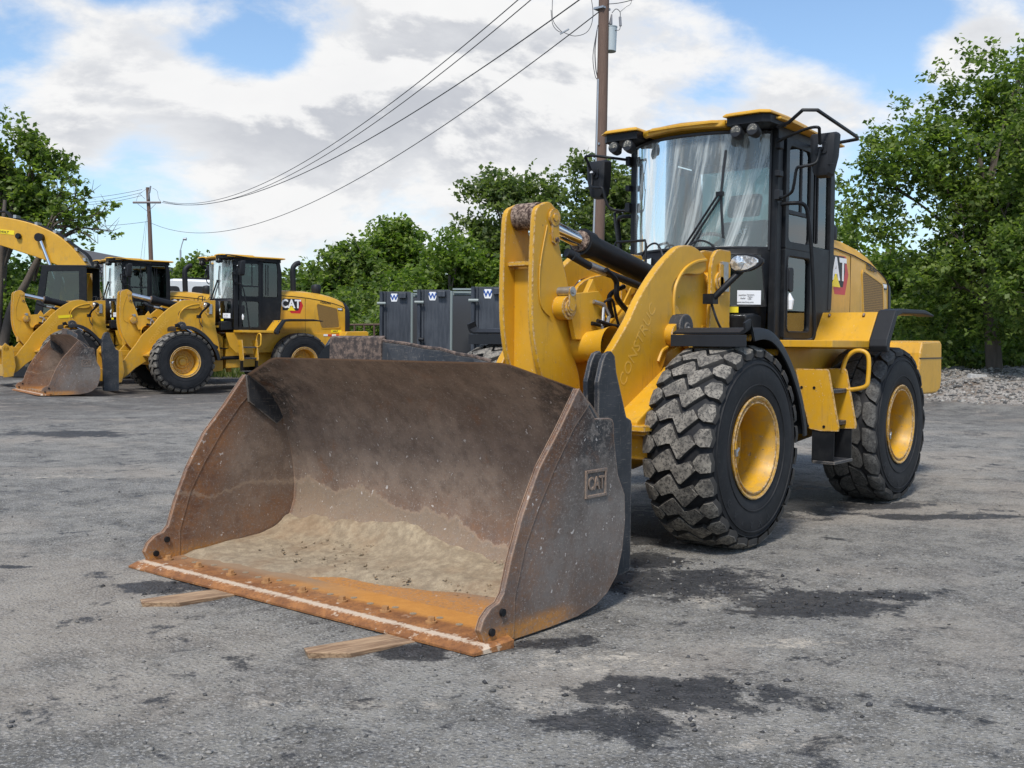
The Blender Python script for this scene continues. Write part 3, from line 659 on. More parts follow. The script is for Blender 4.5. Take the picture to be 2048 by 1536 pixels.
        mb = MB(); mb.prism(rrect(.865, 1.70, .945, 1.875, .038), s*.262, s*.272); part(mb, 'pin_retainer', YELW, o, bevel=.003)
        mb = MB(); mb.cyl((.905, s*.150, 1.84), (.905, s*.275, 1.84), .034, n=20); mb.cyl((.905, s*.275, 1.84), (.905, s*.287, 1.84), .017, n=6); part(mb, 'retainer_bolt', STE, o, smooth=40)
        mb = MB(); mb.prism([(.925, 2.19), (.965, 2.165), (1.005, 2.185), (1.02, 2.33), (1.03, 2.40), (.98, 2.42), (.935, 2.36)], s*.153, s*.168); mb.cyl((.985, s*.153, 2.36), (.985, s*.172, 2.36), .062, n=24); mb.cyl((.985, s*.17, 2.36), (.985, s*.182, 2.36), .030, n=16)
        part(mb, 'pin_cap', YELW, o, bevel=.003)
        mb = MB(); mb.cyl((.968, s*.165, 2.205), (.968, s*.184, 2.205), .017, n=12); part(mb, 'cap_bolt', RUST, o)
    mb = MB(); mb.cyl((1.06, -.10, 2.37), (1.06, .10, 2.37), .095, n=28); part(mb, 'top_pin_bushing', RUST, R, smooth=40)
    mb = MB(); mb.cyl((.905, -.12, 1.725), (.905, .12, 1.725), .115, n=28); part(mb, 'pivot_bushing', RUST, R, smooth=40)
    mb = MB(); mb.box((1.12, 0, 2.03), (.10, .22, .03)); part(mb, 'lever_web', YELW, R, bevel=.003)
    mb = MB(); mb.prism([(1.05, 1.16), (1.09, 1.13), (1.09, 2.0), (1.05, 2.0)], -.11, .11); part(mb, 'lever_back_plate', YEL, R)
    # mount of the lever on the cross tube
    for s in (-1, 1):
        mb = MB(); mb.prism([(.50, 1.50), (.42, 1.76), (.52, 1.86), (.92, 1.82), (.80, 1.50)], s*.21-.02, s*.21+.02); part(mb, 'lever_mount', YEL, R, bevel=.004)
    mb = MB(); mb.prism([(.55, 1.95), (.66, 1.80), (.60, 1.72), (.42, 1.60), (.30, 1.56), (.42, 1.74)], .16, .20); part(mb, 'sensor_bracket', YEL, R, bevel=.003)
    mb = MB(); mb.tube([(.60, .24, 1.78), (.50, .26, 1.76), (.44, .27, 1.68), (.47, .27, 1.60)], .016, 8); mb.tube([(.50, .26, 1.74), (.56, .29, 1.52)], .012, 8); mb.tube([(.62, .24, 1.50), (.50, .28, 1.50)], .012, 8); part(mb, 'position_sensor', STE, R, smooth=40)
    mb = MB(); mb.tube(catmull([(.5, .27, 1.78), (.40, .27, 1.80), (.32, .26, 1.66), (.22, .26, 1.50), (.14, .24, 1.44)]), .010, 6); part(mb, 'sensor_cable', INK, R, smooth=40)
    # tilt cylinder
    A = Vector((1.02, 0, 2.365)); B = Vector((-.95, 0, 1.955)); ax = (B-A).normalized()
    q = lambda t: tuple(A+(B-A)*t)
    mb = MB(); mb.cyl(q(.31), q(.90), .088, n=32); mb.cyl(q(.30), q(.35), .104, n=32); mb.cyl(q(.35), q(.365), .095, n=32); mb.cyl(q(.86), q(.90), .112, n=32)
    tc = part(mb, 'tilt_cylinder', BLK, R, smooth=40)
    mb = MB(); mb.cyl(q(.03), q(.31), .055, n=28); part(mb, 'cylinder_rod', CHR, tc, smooth=40)
    mb = MB(); mb.cyl(q(.288), q(.302), .080, n=28); part(mb, 'rod_gland', RUST, tc, smooth=40)
    mb = MB(); mb.cyl((A.x, -.095, A.z), (A.x, .095, A.z), .085, n=24); part(mb, 'rod_eye', YEL, tc, smooth=40)
    mb = MB(); n0 = Vector((0, 1, 0)).cross(ax).normalized(); n0 = -n0 if n0.z > 0 else n0
    def off(t, dn, dy): p = A+(B-A)*t+n0*dn; return (p.x, dy, p.z)
    mb.tube([off(.24, .15, .03), off(.34, .17, .05), off(.60, .155, .07), off(.86, .14, .08)], .030, 10); mb.tube([off(.22, .13, .0), off(.27, .14, .03)], .036, 10)
    part(mb, 'hydraulic_hose', PLA, tc, smooth=40)
    mb = MB(); mb.tube([off(.34, .168, .05), off(.44, .164, .06)], .034, 10); mb.tube([off(.72, .15, .075), off(.78, .145, .08)], .036, 10); part(mb, 'hose_fitting', STE, tc, smooth=40)
    mb = MB(); mb.tube(catmull([off(.40, .17, .12), off(.47, .22, .13), off(.50, .34, .12), off(.60, .40, .1)]), .022, 8); mb.tube(catmull([off(.70, .14, -.10), off(.62, .26, -.12), off(.66, .42, -.12)]), .020, 8); part(mb, 'hydraulic_hose', BLK, tc, smooth=40)
    mb = MB(); mb.prism([(-.72, 1.60), (-.75, 2.04), (-.85, 2.10), (-1.05, 2.10), (-1.12, 1.6)], -.16, -.11); mb.prism([(-.72, 1.60), (-.75, 2.04), (-.85, 2.10), (-1.05, 2.10), (-1.12, 1.6)], .11, .16); mb.box((-.9, 0, 1.60), (.5, .9, .05)); part(mb, 'cylinder_mount', YEL, R, bevel=.004)
    for k_ in range(3):
        y_ = .20+.05*k_
        mb = MB(); mb.tube(catmull([(-.70, y_, 1.92-.03*k_), (-.35, y_+.02, 1.80-.03*k_), (.05, y_+.03, 1.62), (.40, y_+.02, 1.60), (.62, y_-.01, 1.60+.02*k_)], 5), .015, 8); part(mb, 'hydraulic_hose', BLK, R, smooth=40)
    mb = MB(); mb.tube(catmull([(1.06, .156, 2.30), (1.14, .157, 2.0), (1.13, .157, 1.75), (1.02, .158, 1.66)], 4), .005, 6); part(mb, 'grease_line', YEL, R, smooth=40)
    # sheet metal between the towers
    mb = MB(); mb.prism([(.10, 1.32), (-.55, 1.80), (-.60, 1.78), (.02, 1.26)], -.34, .34)
    fr_ = part(mb, 'hose_guard', YEL, R, bevel=.004)
    for y in (-.22, .05, .20):
        mb = MB(); mb.prism([(.06, 1.36), (-.48, 1.78), (-.62, 1.95), (-.60, 1.72)], y-.008, y+.008); part(mb, 'guard_rib', YEL, fr_)
    mb = MB()
    for y, x in ((-.28, .02), (.28, .02), (-.05, .0), (.12, -.12), (-.15, -.25), (.28, -.4)): mb.cyl((x-.01, y, 1.355+(.06-x)*.76), (x+.015, y, 1.375+(.06-x)*.76), .016, n=8)
    part(mb, 'guard_bolt', RUST, fr_)
    # coupler
    for s in (-1, 1):
        mb = MB(); mb.prism([(1.30, .25), (1.52, .22), (1.56, .60), (1.56, 1.0), (1.48, 1.10), (1.30, .95), (1.24, .50)], s*.56, s*.62); part(mb, 'coupler_plate', YELW, R, bevel=.006)
    mb = MB(); mb.cyl((1.46, -.62, .95), (1.46, .62, .95), .07, n=20); mb.box((1.50, 0, .40), (.08, 1.1, .30)); part(mb, 'coupler_bar', YELW, R, bevel=.004)
    mb = MB(); mb.prism([(.80, .93), (.98, 1.0), (1.38, .98), (1.46, .90), (1.30, .86), (.95, .88)], -.07, .07); part(mb, 'tilt_link', YEL, R, bevel=.006)
    mb = MB(); mb.prism([(.95, .60), (1.20, .98), (1.10, 1.02), (.86, .66)], -.66, -.60); part(mb, 'arm_strut', YEL, R, bevel=.004)
    # front fenders
    fp = [(.24, 1.545), (.12, 1.582), (-.05, 1.598), (-.20, 1.575), (-.36, 1.50), (-.52, 1.375), (-.66, 1.22), (-.77, 1.05), (-.84, .88), (-.86, .78)]
    fc = thick_curve(fp, 4)
    for s in (-1, 1):
        mb = MB(); loops = []
        for i, (x, z) in enumerate(fc):
            a = fc[min(i+1, len(fc)-1)]; b_ = fc[max(i-1, 0)]; t = Vector((a[0]-b_[0], 0, a[1]-b_[1])).normalized(); nn = Vector((-t.z, 0, t.x)); nn = nn if nn.z > 0 or nn.x < -.2 else -nn
            y0, y1 = .70, 1.285
            def Q(y, o): return (x+nn.x*o, s*y, z+nn.z*o)
            loops.append([Q(y0, 0), Q(y1-.05, 0), Q(y1-.012, -.008), Q(y1, -.035), Q(y1+.002, -.085), Q(y1-.014, -.085), Q(y1-.016, -.038), Q(y1-.05, -.016), Q(y0, -.014)])
        mb.loft(loops); fd = part(mb, 'front_fender', PLA, R, smooth=35)
        mb = MB(); mb.box((.243, s*.985, 1.500), (.016, .60, .085)); part(mb, 'fender_lip', PLA, fd, bevel=.003)
        for bx_, bz_ in ((.05, 1.525), (-.40, 1.42)):
            mb = MB(); mb.tube([(bx_, s*.62, bz_), (bx_, s*1.22, bz_)], .026, 10); part(mb, 'fender_bracket', YELW, fd, smooth=40)
    for s in (-1, 1): wheel(R, 0, s, 1, .13); wheel(R, -3.05, s, 2, .4)
    # ---------------- headlights on stalks
    for s in (-1, 1):
        mb = MB(); hx, hy, hz = -.66, .80, 2.115
        # housing: drop shape facing forward (+x), wide end inside
        ol = [(.075*math.cos(a), .075*math.sin(a)) for a in [math.radians(80+20*i) for i in range(11)]]+[(.10, -.062), (.175, -.03), (.205, .0), (.205, .025), (.165, .050), (.07, .072)]
        ring = lambda x, k, oy=0: [(x, s*(hy-.03+q[0]*k), hz+q[1]*k) for q in ol]
        mb.loft([ring(hx-.09, .35), ring(hx-.06, .8), ring(hx-.01, 1.0), ring(hx+.02, 1.03), ring(hx+.028, .98)]); hl = part(mb, 'headlight', PLA, R, smooth=35)
        mb = MB(); mb.loft([ring(hx+.024, .86), ring(hx+.034, .80)]); part(mb, 'lens', LENS, hl)
        mb = MB(); mb.lathe([(hx+.034, .060), (hx+.042, .056), (hx+.046, .03), (hx+.047, 0)], (0, s*(hy-.035), hz), 24, axis='x'); mb.box((hx+.040, s*(hy-.035), hz+.004), (.012, .125, .010)); part(mb, 'reflector', LENS, hl, smooth=40)
        mb = MB(); mb.tube([(hx-.04, s*(hy-.03), hz-.05), (hx+.06, s*.70, hz-.16), (hx+.10, s*.60, hz-.27)], .026, 10); mb.box((hx+.10, s*.57, hz-.28), (.09, .09, .08)); part(mb, 'headlight_stalk', BLK, hl, smooth=40)
        mb = MB(); mb.tube(catmull([(hx+.10, s*.58, hz-.32), (hx+.08, s*.62, hz-.45), (hx+.02, s*.64, hz-.54)]), .010, 6); part(mb, 'lamp_cable', INK, hl, smooth=40)
    # ---------------- hood
    def hoodring(x, w, zt, zs, crown_):
        pts = [(x, -w, 1.455), (x, -w-.005, zs-.35), (x, -w, zs-.02), (x, -w+.03, zs+.035)]
        for t in (-.78, -.5, 0, .5, .78): pts.append((x, t*w, zt-crown_*abs(t)**2.6))
        pts += [(x, w-.03, zs+.035), (x, w, zs-.02), (x, w+.005, zs-.35), (x, w, 1.455)]; return pts
    st = [(-2.66, .615, 2.580, 2.42, .09), (-3.0, .618, 2.588, 2.41, .10), (-3.45, .618, 2.578, 2.375, .11), (-3.9, .615, 2.535, 2.315, .13), (-4.2, .61, 2.48, 2.25, .14), (-4.42, .60, 2.41, 2.19, .14), (-4.52, .59, 2.36, 2.14, .14)]
    mb = MB(); mb.loft([hoodring(*a) for a in st]); hd = part(mb, 'hood', YEL, R, smooth=30)
    mb = MB()
    for s in (-1, 1):
        mb.tube([(a[0], s*(a[1]+.002), a[3]) for a in st], .007, 5)
        mb.box((-3.36, s*.6205, 1.93), (.006, .006, .88))
    part(mb, 'panel_gap', INK, hd)
    mb = MB(); mb.loft([hoodring(-4.52, .602, 2.372, 2.15, .14), hoodring(-4.58, .598, 2.35, 2.13, .14), hoodring(-4.67, .57, 2.28, 2.08, .13)]); part(mb, 'rear_grille', PLA, hd, smooth=30)
    for s in (-1, 1):
        gx = [(-3.74, 1.84), (-3.685, 2.19), (-3.705, 2.225), (-3.75, 2.225), (-4.24, 2.125), (-4.275, 2.095), (-4.335, 1.66), (-4.31, 1.625), (-3.86, 1.60), (-3.825, 1.625)]
        mb = MB(); c0 = (sum(p[0] for p in gx)/len(gx), sum(p[1] for p in gx)/len(gx)); big = [(c0[0]+(a-c0[0])*1.07, c0[1]+(b_-c0[1])*1.07) for a, b_ in gx]
        mb.loft([[(a, s*.600, b_) for a, b_ in big], [(a, s*.6245, b_) for a, b_ in big], [(a, s*.6255, b_) for a, b_ in gx], [(a, s*.6205, b_) for a, b_ in gx]], cap=False); fr2 = part(mb, 'grille_frame', YEL, hd)
        mb = MB(); mb.prism(gx, s*.600, s*.6218); part(mb, 'side_grille', GRL, hd)
    # emblem: white letters, yellow triangle, red hexagon
    for s in (-1, 1):
        yy = s*.6215; X = -s  # reading direction
        def lx(q): return -2.76-q if s > 0 else -3.22+q
        hexa = [(.27, .335), (.40, .335), (.475, .17), (.40, .0), (.18, .0), (.15, .045)]
        mb = MB(); mb.prism([(lx(a+.04), 2.005+b_) for a, b_ in [(.26, .345), (.42, .345), (.50, .17), (.42, -.035), (.16, -.035), (.13, .02)]], yy-.003, yy+.0015); em = part(mb, 'emblem', RED, hd)
        mb = MB(); mb.prism([(lx(a), 2.045+b_) for a, b_ in [(-.03, .30), (.42, .30), (.45, .16), (.40, .0), (-.03, .0)]], yy-.001, yy+.003); part(mb, 'emblem_back', INK, em)
        text('CAT', 'emblem_lettering', .30, WHT, em, (lx(.20), s*.6255, 2.205), (-s, 0, 0), (0, 0, 1), extrude=.002, bold=.010, sx=.92)
        mb = MB(); mb.prism([(lx(a), 2.04+b_) for a, b_ in [(.10, .0), (.32, .0), (.21, .13)]], yy+.001, yy+.010); part(mb, 'emblem_triangle', SYEL, em)
        text('172X579-4', 'unit_number', .085, INK, hd, (-3.93, s*.6215, 2.272), (-s, 0, -.12*s), (0, 0, 1), extrude=.001, bold=.002, sx=.8)
        mb = MB(); mb.prism(rrect(-4.44, 2.075, -4.27, 2.14, .012), s*.580, s*.612) ; mp = part(mb, 'model_plate', INK, hd)
        text('938M', 'model_lettering', .055, WHT, mp, (-4.355, s*.6145, 2.108), (-s, 0, 0), (0, 0, 1), extrude=.001, bold=.003)
        mb = MB()
        for i in range(5): mb.box((-3.92-.12*i, s*.665, 1.415), (.12, .008, .05), mi=i % 2)
        part(mb, 'reflective_tape', [WHT, REDO], hd)
        mb = MB(); mb.box((-4.25, s*.6215, 1.52), (.30, .012, .07)); ds = part(mb, 'dealer_sticker', SYEL, hd)
        text('HOLT', 'dealer_lettering', .055, INK, ds, (-4.22, s*.6295, 1.52), (-s, 0, 0), (0, 0, 1), extrude=.0008, bold=.002)
    mb = MB(); mb.cyl((-3.38, -.18, 2.55), (-3.36, -.18, 3.12), .075, n=20); mb.tube(catmull([(-3.36, -.18, 3.10), (-3.38, -.18, 3.22), (-3.46, -.18, 3.31), (-3.56, -.18, 3.34)]), .068, 16); part(mb, 'exhaust_pipe', PLA, R, smooth=40)
    mb = MB(); mb.lathe([(2.5, .10), (2.62, .13), (2.72, .13), (2.76, .10), (2.78, 0)], (-3.90, .12, 0), 22, axis='z'); part(mb, 'air_precleaner', PLA, R, smooth=40)
    # counterweight
    cw = [(-4.30, 1.40), (-4.36, 1.515), (-4.95, 1.53), (-5.0, 1.50), (-5.02, 1.10), (-4.98, 1.00), (-4.85, .96), (-4.20, .96)]
    mb = MB(); mb.prism(cw, -1.03, 1.03); part(mb, 'counterweight', YELW, R, bevel=.02)
    mb = MB(); mb.box((-4.66, 0, 1.343), (.74, 2.068, .012)); part(mb, 'counterweight_seam', INK, R)
    # rear fenders with sloping front panel
    for s in (-1, 1):
        # walkway
        mb = MB(); mb.prism([(-1.40, 1.455), (-1.40, 1.515), (-2.25, 1.515), (-2.25, 1.455)], s*.68, s*1.24); pf = part(mb, 'platform', YEL, R, bevel=.006)
        mb = MB(); mb.prism([(-2.22, 1.515), (-2.24, 1.52), (-2.44, 1.775), (-3.40, 1.795), (-3.40, 1.765), (-2.46, 1.74), (-2.30, 1.50), (-2.30, 1.44), (-2.22, 1.44)], s*.705, s*1.235)
        rf = part(mb, 'rear_fender', YEL, R, bevel=.006)
        mb = MB(); mb.prism([(-2.215, 1.47), (-2.235, 1.53), (-2.44, 1.79), (-2.60, 1.808), (-3.25, 1.812), (-3.50, 1.775), (-3.50, 1.755), (-3.22, 1.775), (-2.62, 1.765), (-2.48, 1.735), (-2.31, 1.49), (-2.30, 1.42), (-2.24, 1.42)], s*1.24, s*1.40)
        part(mb, 'fender_flare', PLA, rf, bevel=.010)
        mb = MB()
        for y in (.80, 1.12): mb.cyl((-2.40, s*y, 1.735), (-2.418, s*y, 1.76), .012, n=8)
        part(mb, 'fender_bolt', RUST, rf)
        if s > 0:
            mb = MB(); mb.box((0, 0, 0), (.004, .07, .055)); st_ = part(mb, 'hazard_sticker', WHT, rf, loc=(-2.392, .80, 1.685)); st_.rotation_euler = (0, math.radians(-38), 0)
        # body skin under the walkway
        mb = MB(); mb.prism([(-1.22, 1.34), (-1.20, 1.45), (-2.50, 1.45), (-2.30, 1.10), (-1.9, .92), (-1.45, .95), (-1.30, 1.10)], s*.665, s*.70); part(mb, 'tank_skin', YEL, R, bevel=.004)
        # ladder
        L1 = [(-.98, 1.275), (-1.345, 1.268), (-1.50, .80), (-1.48, .765), (-1.43, .76), (-1.20, .77), (-1.175, .80)]
        L1 = [(-1.12, 1.285), (-1.40, 1.278), (-1.43, 1.26), (-1.60, .80), (-1.59, .765), (-1.54, .76), (-1.33, .77), (-1.31, .80)]
        L2 = [(x-.36, z) for x, z in L1]
        # step plates stand across the machine, seen between the wheels
        fx, bx = -1.42, -1.80
        for xx, y0, y1 in ((fx, .98, 1.25), (bx, .98, 1.25)):
            pl2 = [(s*(y0-.06), 1.275), (s*(y1-.05), 1.275), (s*(y1-.035), 1.25), (s*(y1+.055), .80), (s*(y1+.05), .765), (s*(y1-.10), .76), (s*(y0+.07), .775)]
            mb = MB(); mb.prism(pl2, xx-.012, xx+.012, 'x'); lp = part(mb, 'ladder_plate', YELW, R, bevel=.003)
            mb = MB()
            for yq, zq in ((y0, 1.12), (y0+.11, 1.12), (y0+.06, .80), (y0+.20, .80)): mb.cyl((xx+.010, s*yq, zq), (xx+.018, s*yq, zq), .012, n=8)
            part(mb, 'ladder_bolt', BLK, lp)
            mb = MB(); mb.box((xx, s*(y0+.19), .64), (.008, .19, .29)); part(mb, 'rubber_strap', BLK, lp)
        mb = MB(); mb.box((-1.61, s*1.18, .50), (.40, .19, .025)); part(mb, 'bottom_step', BLKW, R, bevel=.004)
        for zq in (.82, 1.09):
            mb = MB(); mb.box((-1.61, s*1.16, zq), (.36, .12, .035)); part(mb, 'step', BLKW, R, bevel=.004)
        loop = [(bx, s*1.17, 1.24), (bx-.01, s*1.20, 1.36), (bx-.02, s*1.27, 1.425), (bx-.03, s*1.35, 1.42), (bx-.035, s*1.385, 1.36), (bx-.03, s*1.385, 1.20), (bx-.02, s*1.37, 1.13), (bx-.01, s*1.27, 1.10), (bx, s*1.21, 1.10)]
        mb = MB(); mb.tube(catmull(loop, 4), .019, 10); part(mb, 'grab_handle', YEL, R, smooth=50)
    # articulation clutter
    mb = MB()
    for z in (.62, .80, 1.02, 1.20): mb.box((-1.32, 0, z), (.50, .44, .05))
    mb.cyl((-1.525, 0, .45), (-1.525, 0, 1.30), .07, n=18); part(mb, 'hitch', YEL, R, bevel=.004)
    mb = MB()
    for y in (-.34, -.28, .28, .34): mb.tube(catmull([(-.9, y, 1.20), (-1.2, y*1.2, 1.02+.1*y), (-1.5, y*1.15, 1.10), (-1.9, y, 1.24)]), .018, 6)
    mb.cyl((-.95, .42, .80), (-1.9, .46, .84), .045, n=14); mb.cyl((-.95, -.42, .80), (-1.9, -.46, .84), .045, n=14); part(mb, 'hydraulic_hose', BLK, R, smooth=40)
    # ---------------- cab
    PW, XA, XM = .672, -1.40, -1.10          # corner half width, corner x, middle x of the bowed front
    def front(z, w=PW, k=1.0, n=16, inset=0.0):
        out = []
        for i in range(n+1):
            t = -1+2*i/n; out.append((XA+(XM-XA)*(1-abs(t)**2.4)*k-inset, t*w, z))
        return out
    mb = MB(); fl = [front(1.60, PW-.03, .9), front(2.0, PW-.01, 1.0), front(2.295, PW, 1.0)]
    low = []
    mb.v = []; n = len(fl[0])
    mb.loft(fl, cap=False, closed=False)
    cab = part(mb, 'cab', BLK, R, smooth=40)
    t_ = cab.modifiers.new('t', 'SOLIDIFY'); t_.thickness = .01; t_.offset = 0
    # windshield: the curved pane, with a slight tip-back towards the top
    ws = MB(); rows = [front(z, PW+.008*(z-2.3), 1.0, 24) for z in np.linspace(2.30, 3.28, 9)]
    ws.loft(rows, cap=False, closed=False); w = part(ws, 'windshield', GLS, cab, smooth=60)
    mb = MB(); mb.tube(front(2.30, PW-.015, 1.0, 24), .014, 6); mb.tube([(a+.002, b_, c) for a, b_, c in front(3.275, PW, 1.0, 24)], .016, 6)
    for s in (-1, 1): mb.tube([(XA+.006, s*(PW-.006), 2.28), (XA+.006, s*(PW+.002), 3.29)], .012, 6)
    part(mb, 'windshield_seal', INK, cab, smooth=40)
    # lower front side panes
    for s in (-1, 1):
        mb = MB(); q0 = [p for p in front(1.80, PW-.018, 1.0, 32, -.016) if .33 < s*p[1] < .66]; q1 = [p for p in front(2.24, PW-.003, 1.0, 32, -.016) if .33 < s*p[1] < .668]
        mb.loft([q0, q1], cap=False, closed=False); part(mb, 'lower_pane', GLA, cab, smooth=60)
        mb = MB(); mb.tube(q0+q1[::-1], .007, 5, closed=True); part(mb, 'pane_seal', INK, cab)
        if s > 0:
            P0 = Vector(q0[-4]); P1 = Vector(q0[-1]); 
    # cab side frames, floor, rear
    def bar(a, b_, wdt, dep, name='pillar', M=BLK, par=None):
        mb = MB(); a = Vector(a); b_ = Vector(b_); c = (a+b_)/2; z = (b_-a); L = z.length; z.normalize(); x = Vector((1, 0, 0)); x = (x-z*x.dot(z)).normalized() if abs(z.x) < .9 else Vector((0, 0, 1)); y = z.cross(x)
        rot = Matrix((x, y, z)).transposed(); mb.box(c, (wdt, dep, L), rot); return part(mb, name, M, par or cab, bevel=.008)
    for s in (-1, 1):
        Y = s*.70
        bar((-1.455, s*.695, 1.52), (-1.455, s*.70, 3.31), .105, .07)
        bar((-2.13, Y, 1.56), (-2.13, Y, 3.30), .07, .055)
        mb = MB(); mb.prism([(-2.62, 1.80), (-2.66, 2.3), (-2.66, 3.0), (-2.60, 3.31), (-2.52, 3.31), (-2.56, 3.0), (-2.56, 2.3), (-2.54, 1.80)], Y-.03, Y+.03); part(mb, 'rear_pillar', BLK, cab, bevel=.006)
        bar((-1.42, Y, 3.285), (-2.64, Y, 3.285), .09, .06, 'roof_rail')
        mb = MB(); mb.prism([(-1.50, 1.50), (-2.30, 1.50), (-2.62, 1.80), (-2.62, 2.36), (-2.15, 2.36), (-2.15, 1.60), (-1.50, 1.60)], Y-.025, Y+.025); part(mb, 'side_panel', BLK, cab, bevel=.004)
        # rear quarter glass with louvred trim behind it
        mb = MB(); mb.prism([(-2.17, 2.37), (-2.545, 2.37), (-2.545, 3.22), (-2.17, 3.22)], Y-.004, Y+.004); part(mb, 'rear_side_glass', GLA, cab)
        mb = MB()
        for (a, b_) in (((-2.24, 2.40), (-2.24, 3.18)), ((-2.30, 2.40), (-2.30, 3.18))): mb.tube([(a[0], Y+s*.012, a[1]), (b_[0], Y+s*.012, b_[1])], .008, 5)
        part(mb, 'glass_trim', PLA, cab)
        # door: frame ring, two panes
        D = MB(); yo = s*.735
        outer = [(-1.525, 1.56), (-1.60, 1.53), (-2.05, 1.53), (-2.10, 1.57), (-2.10, 3.22), (-2.07, 3.25), (-1.56, 3.25), (-1.525, 3.22)]
        def ringprism(mbx, o, i_, y0, y1):
            n_ = len(o); vs = [(a, y0, c) for a, c in o]+[(a, y0, c) for a, c in i_]+[(a, y1, c) for a, c in o]+[(a, y1, c) for a, c in i_]; fs = []
            for k in range(n_):
                j = (k+1) % n_; fs += [(k, j, n_+j, n_+k), (2*n_+k, 2*n_+j, 3*n_+j, 3*n_+k), (k, j, 2*n_+j, 2*n_+k), (n_+k, n_+j, 3*n_+j, 3*n_+k)]
            mbx.add(vs, fs)
        up_o = [(-1.525, 2.30), (-2.10, 2.30), (-2.10, 3.25), (-1.525, 3.25)]
        lo_o = [(-1.525, 1.53), (-2.10, 1.53), (-2.10, 2.30), (-1.525, 2.30)]
        def ring(o, marg, r=.05):
            x0, x1 = min(p[0] for p in o), max(p[0] for p in o); z0, z1 = min(p[1] for p in o), max(p[1] for p in o)
            return rrect(x0, z0, x1, z1, .012, 4), rrect(x0+marg, z0+marg, x1-marg, z1-marg, r, 4)
        for o in (up_o, lo_o):
            a, b_ = ring(o, .065); ringprism(D, a, b_, yo-.022, yo+.022)
        dr = part(D, 'door', BLK, cab, bevel=.004)
        mb = MB(); mb.prism(rrect(-2.05, 2.35, -1.57, 3.20, .04), yo-.004, yo+.004); part(mb, 'door_window', GLA, dr)
        mb = MB(); mb.prism(rrect(-2.05, 1.58, -1.57, 2.25, .04), yo-.004, yo+.004); part(mb, 'lower_window', GLA, dr)
        mb = MB(); mb.box((-1.81, yo+s*.008, 2.62), (.48, .02, .035)); mb.box((-1.86, yo+s*.008, 2.91), (.022, .018, .56)); part(mb, 'window_divider', PLA, dr, bevel=.003)
        mb = MB(); mb.tube(rr3([(p[0], yo+s*.024, p[1]) for p in rrect(-2.045, 1.585, -1.575, 2.245, .05)]), .006, 5, closed=True); part(mb, 'window_seal', PLA, dr)
        mb = MB(); mb.prism(rrect(-1.66, 1.93, -1.575, 2.14, .03), yo+s*.022, yo+s*.045); part(mb, 'door_handle', PLA, dr, bevel=.006)
        # hand rail along the door
        mb = MB(); mb.tube(catmull([(-1.44, s*.75, 2.665), (-1.45, s*.85, 2.67), (-1.50, s*.93, 2.655), (-1.545, s*.95, 2.55), (-1.62, s*.96, 2.2), (-1.68, s*.96, 1.75), (-1.70, s*.955, 1.56), (-1.68, s*.92, 1.515), (-1.60, s*.84, 1.51), (-1.50, s*.76, 1.52)], 5), .017, 10); part(mb, 'hand_rail', BLK, cab, smooth=50)
        # hinges
        for z in (3.17, 2.92, 2.74):
            mb = MB(); mb.box((-1.40, s*.745, z), (.085, .045, .085 if z != 2.92 else .05)); part(mb, 'hinge', PLA, cab, bevel=.006)
        # mirror and its arms
        my = 1.16*s; mx = -1.42
        prof = [(s*(1.125+(a-1.16)*.80), 3.04+(c-2.965)*.90) for a, c in [(1.02, 3.145), (1.025, 2.96), (1.055, 2.80), (1.09, 2.765), (1.21, 2.765), (1.24, 2.79), (1.285, 2.95), (1.30, 3.145), (1.285, 3.165), (1.035, 3.165)]]
        mb = MB(); cx_, cz_ = s*1.125, 3.04
        mb.loft([[(mx-.075, a, c) for a, c in prof], [(mx-.01, a, c) for a, c in prof], [(mx+.03, cx_+(a-cx_)*.92, cz_+(c-cz_)*.94) for a, c in prof], [(mx+.05, cx_+(a-cx_)*.62, cz_+(c-cz_)*.66) for a, c in prof]])
        mr = part(mb, 'mirror', PLA, cab, smooth=28)
        mb = MB(); mb.prism([(cx_+(a-cx_)*.9, cz_+(c-cz_)*.92) for a, c in prof], mx-.079, mx-.0745, 'x'); part(mb, 'mirror_glass', CHR, mr)
        mb = MB(); mb.box((mx+.040, cx_, 2.955), (.008, .20, .007)); part(mb, 'mirror_seam', INK, mr)
        mb = MB(); mb.prism(rrect(cx_-.05, 3.04, cx_+.05, 3.14, .02), mx+.048, mx+.062, 'x'); mb.cyl((mx+.05, cx_, 3.09), (mx+.085, cx_, 3.09), .028, n=14); part(mb, 'mirror_pivot', PLA, mr, bevel=.003)
        mb = MB(); mb.tube(catmull([(-1.37, s*.74, 3.18), (-1.30, s*.86, 3.20), (-1.25, s*1.05, 3.235), (-1.25, s*1.145, 3.235), (-1.28, s*1.145, 3.20), (-1.335, s*1.13, 3.09)], 4), .013, 8)
        mb.tube(catmull([(-1.335, s*1.13, 3.09), (-1.325, s*1.12, 3.01), (-1.30, s*1.10, 2.955), (-1.27, s*1.0, 2.935), (-1.27, s*.96, 2.92), (-1.29, s*.93, 2.80), (-1.31, s*.90, 2.74), (-1.35, s*.82, 2.715), (-1.40, s*.74, 2.71)], 4), .013, 8); part(mb, 'mirror_arm', BLK, mr, smooth=50)
        mb = MB(); mb.tube([(-1.33, s*1.13, 3.09), (-1.33, s*1.13, 3.11)], .016, 10); part(mb, 'mirror_clamp', WHT, mr)
        # guard rail beside the roof
        mb = MB() if s > 0 else None
        if s > 0: mb.tube([(-1.20, s*.82, 3.27), (-1.12, s*.95, 3.275), (-1.05, s*1.10, 3.345), (-1.10, s*1.20, 3.34), (-1.95, s*1.20, 3.26), (-2.02, s*1.18, 3.255), (-2.05, s*1.0, 3.25), (-2.05, s*.76, 3.25)], .015, 8)
        if s > 0: part(mb, 'roof_guard_rail', BLK, cab, smooth=40)
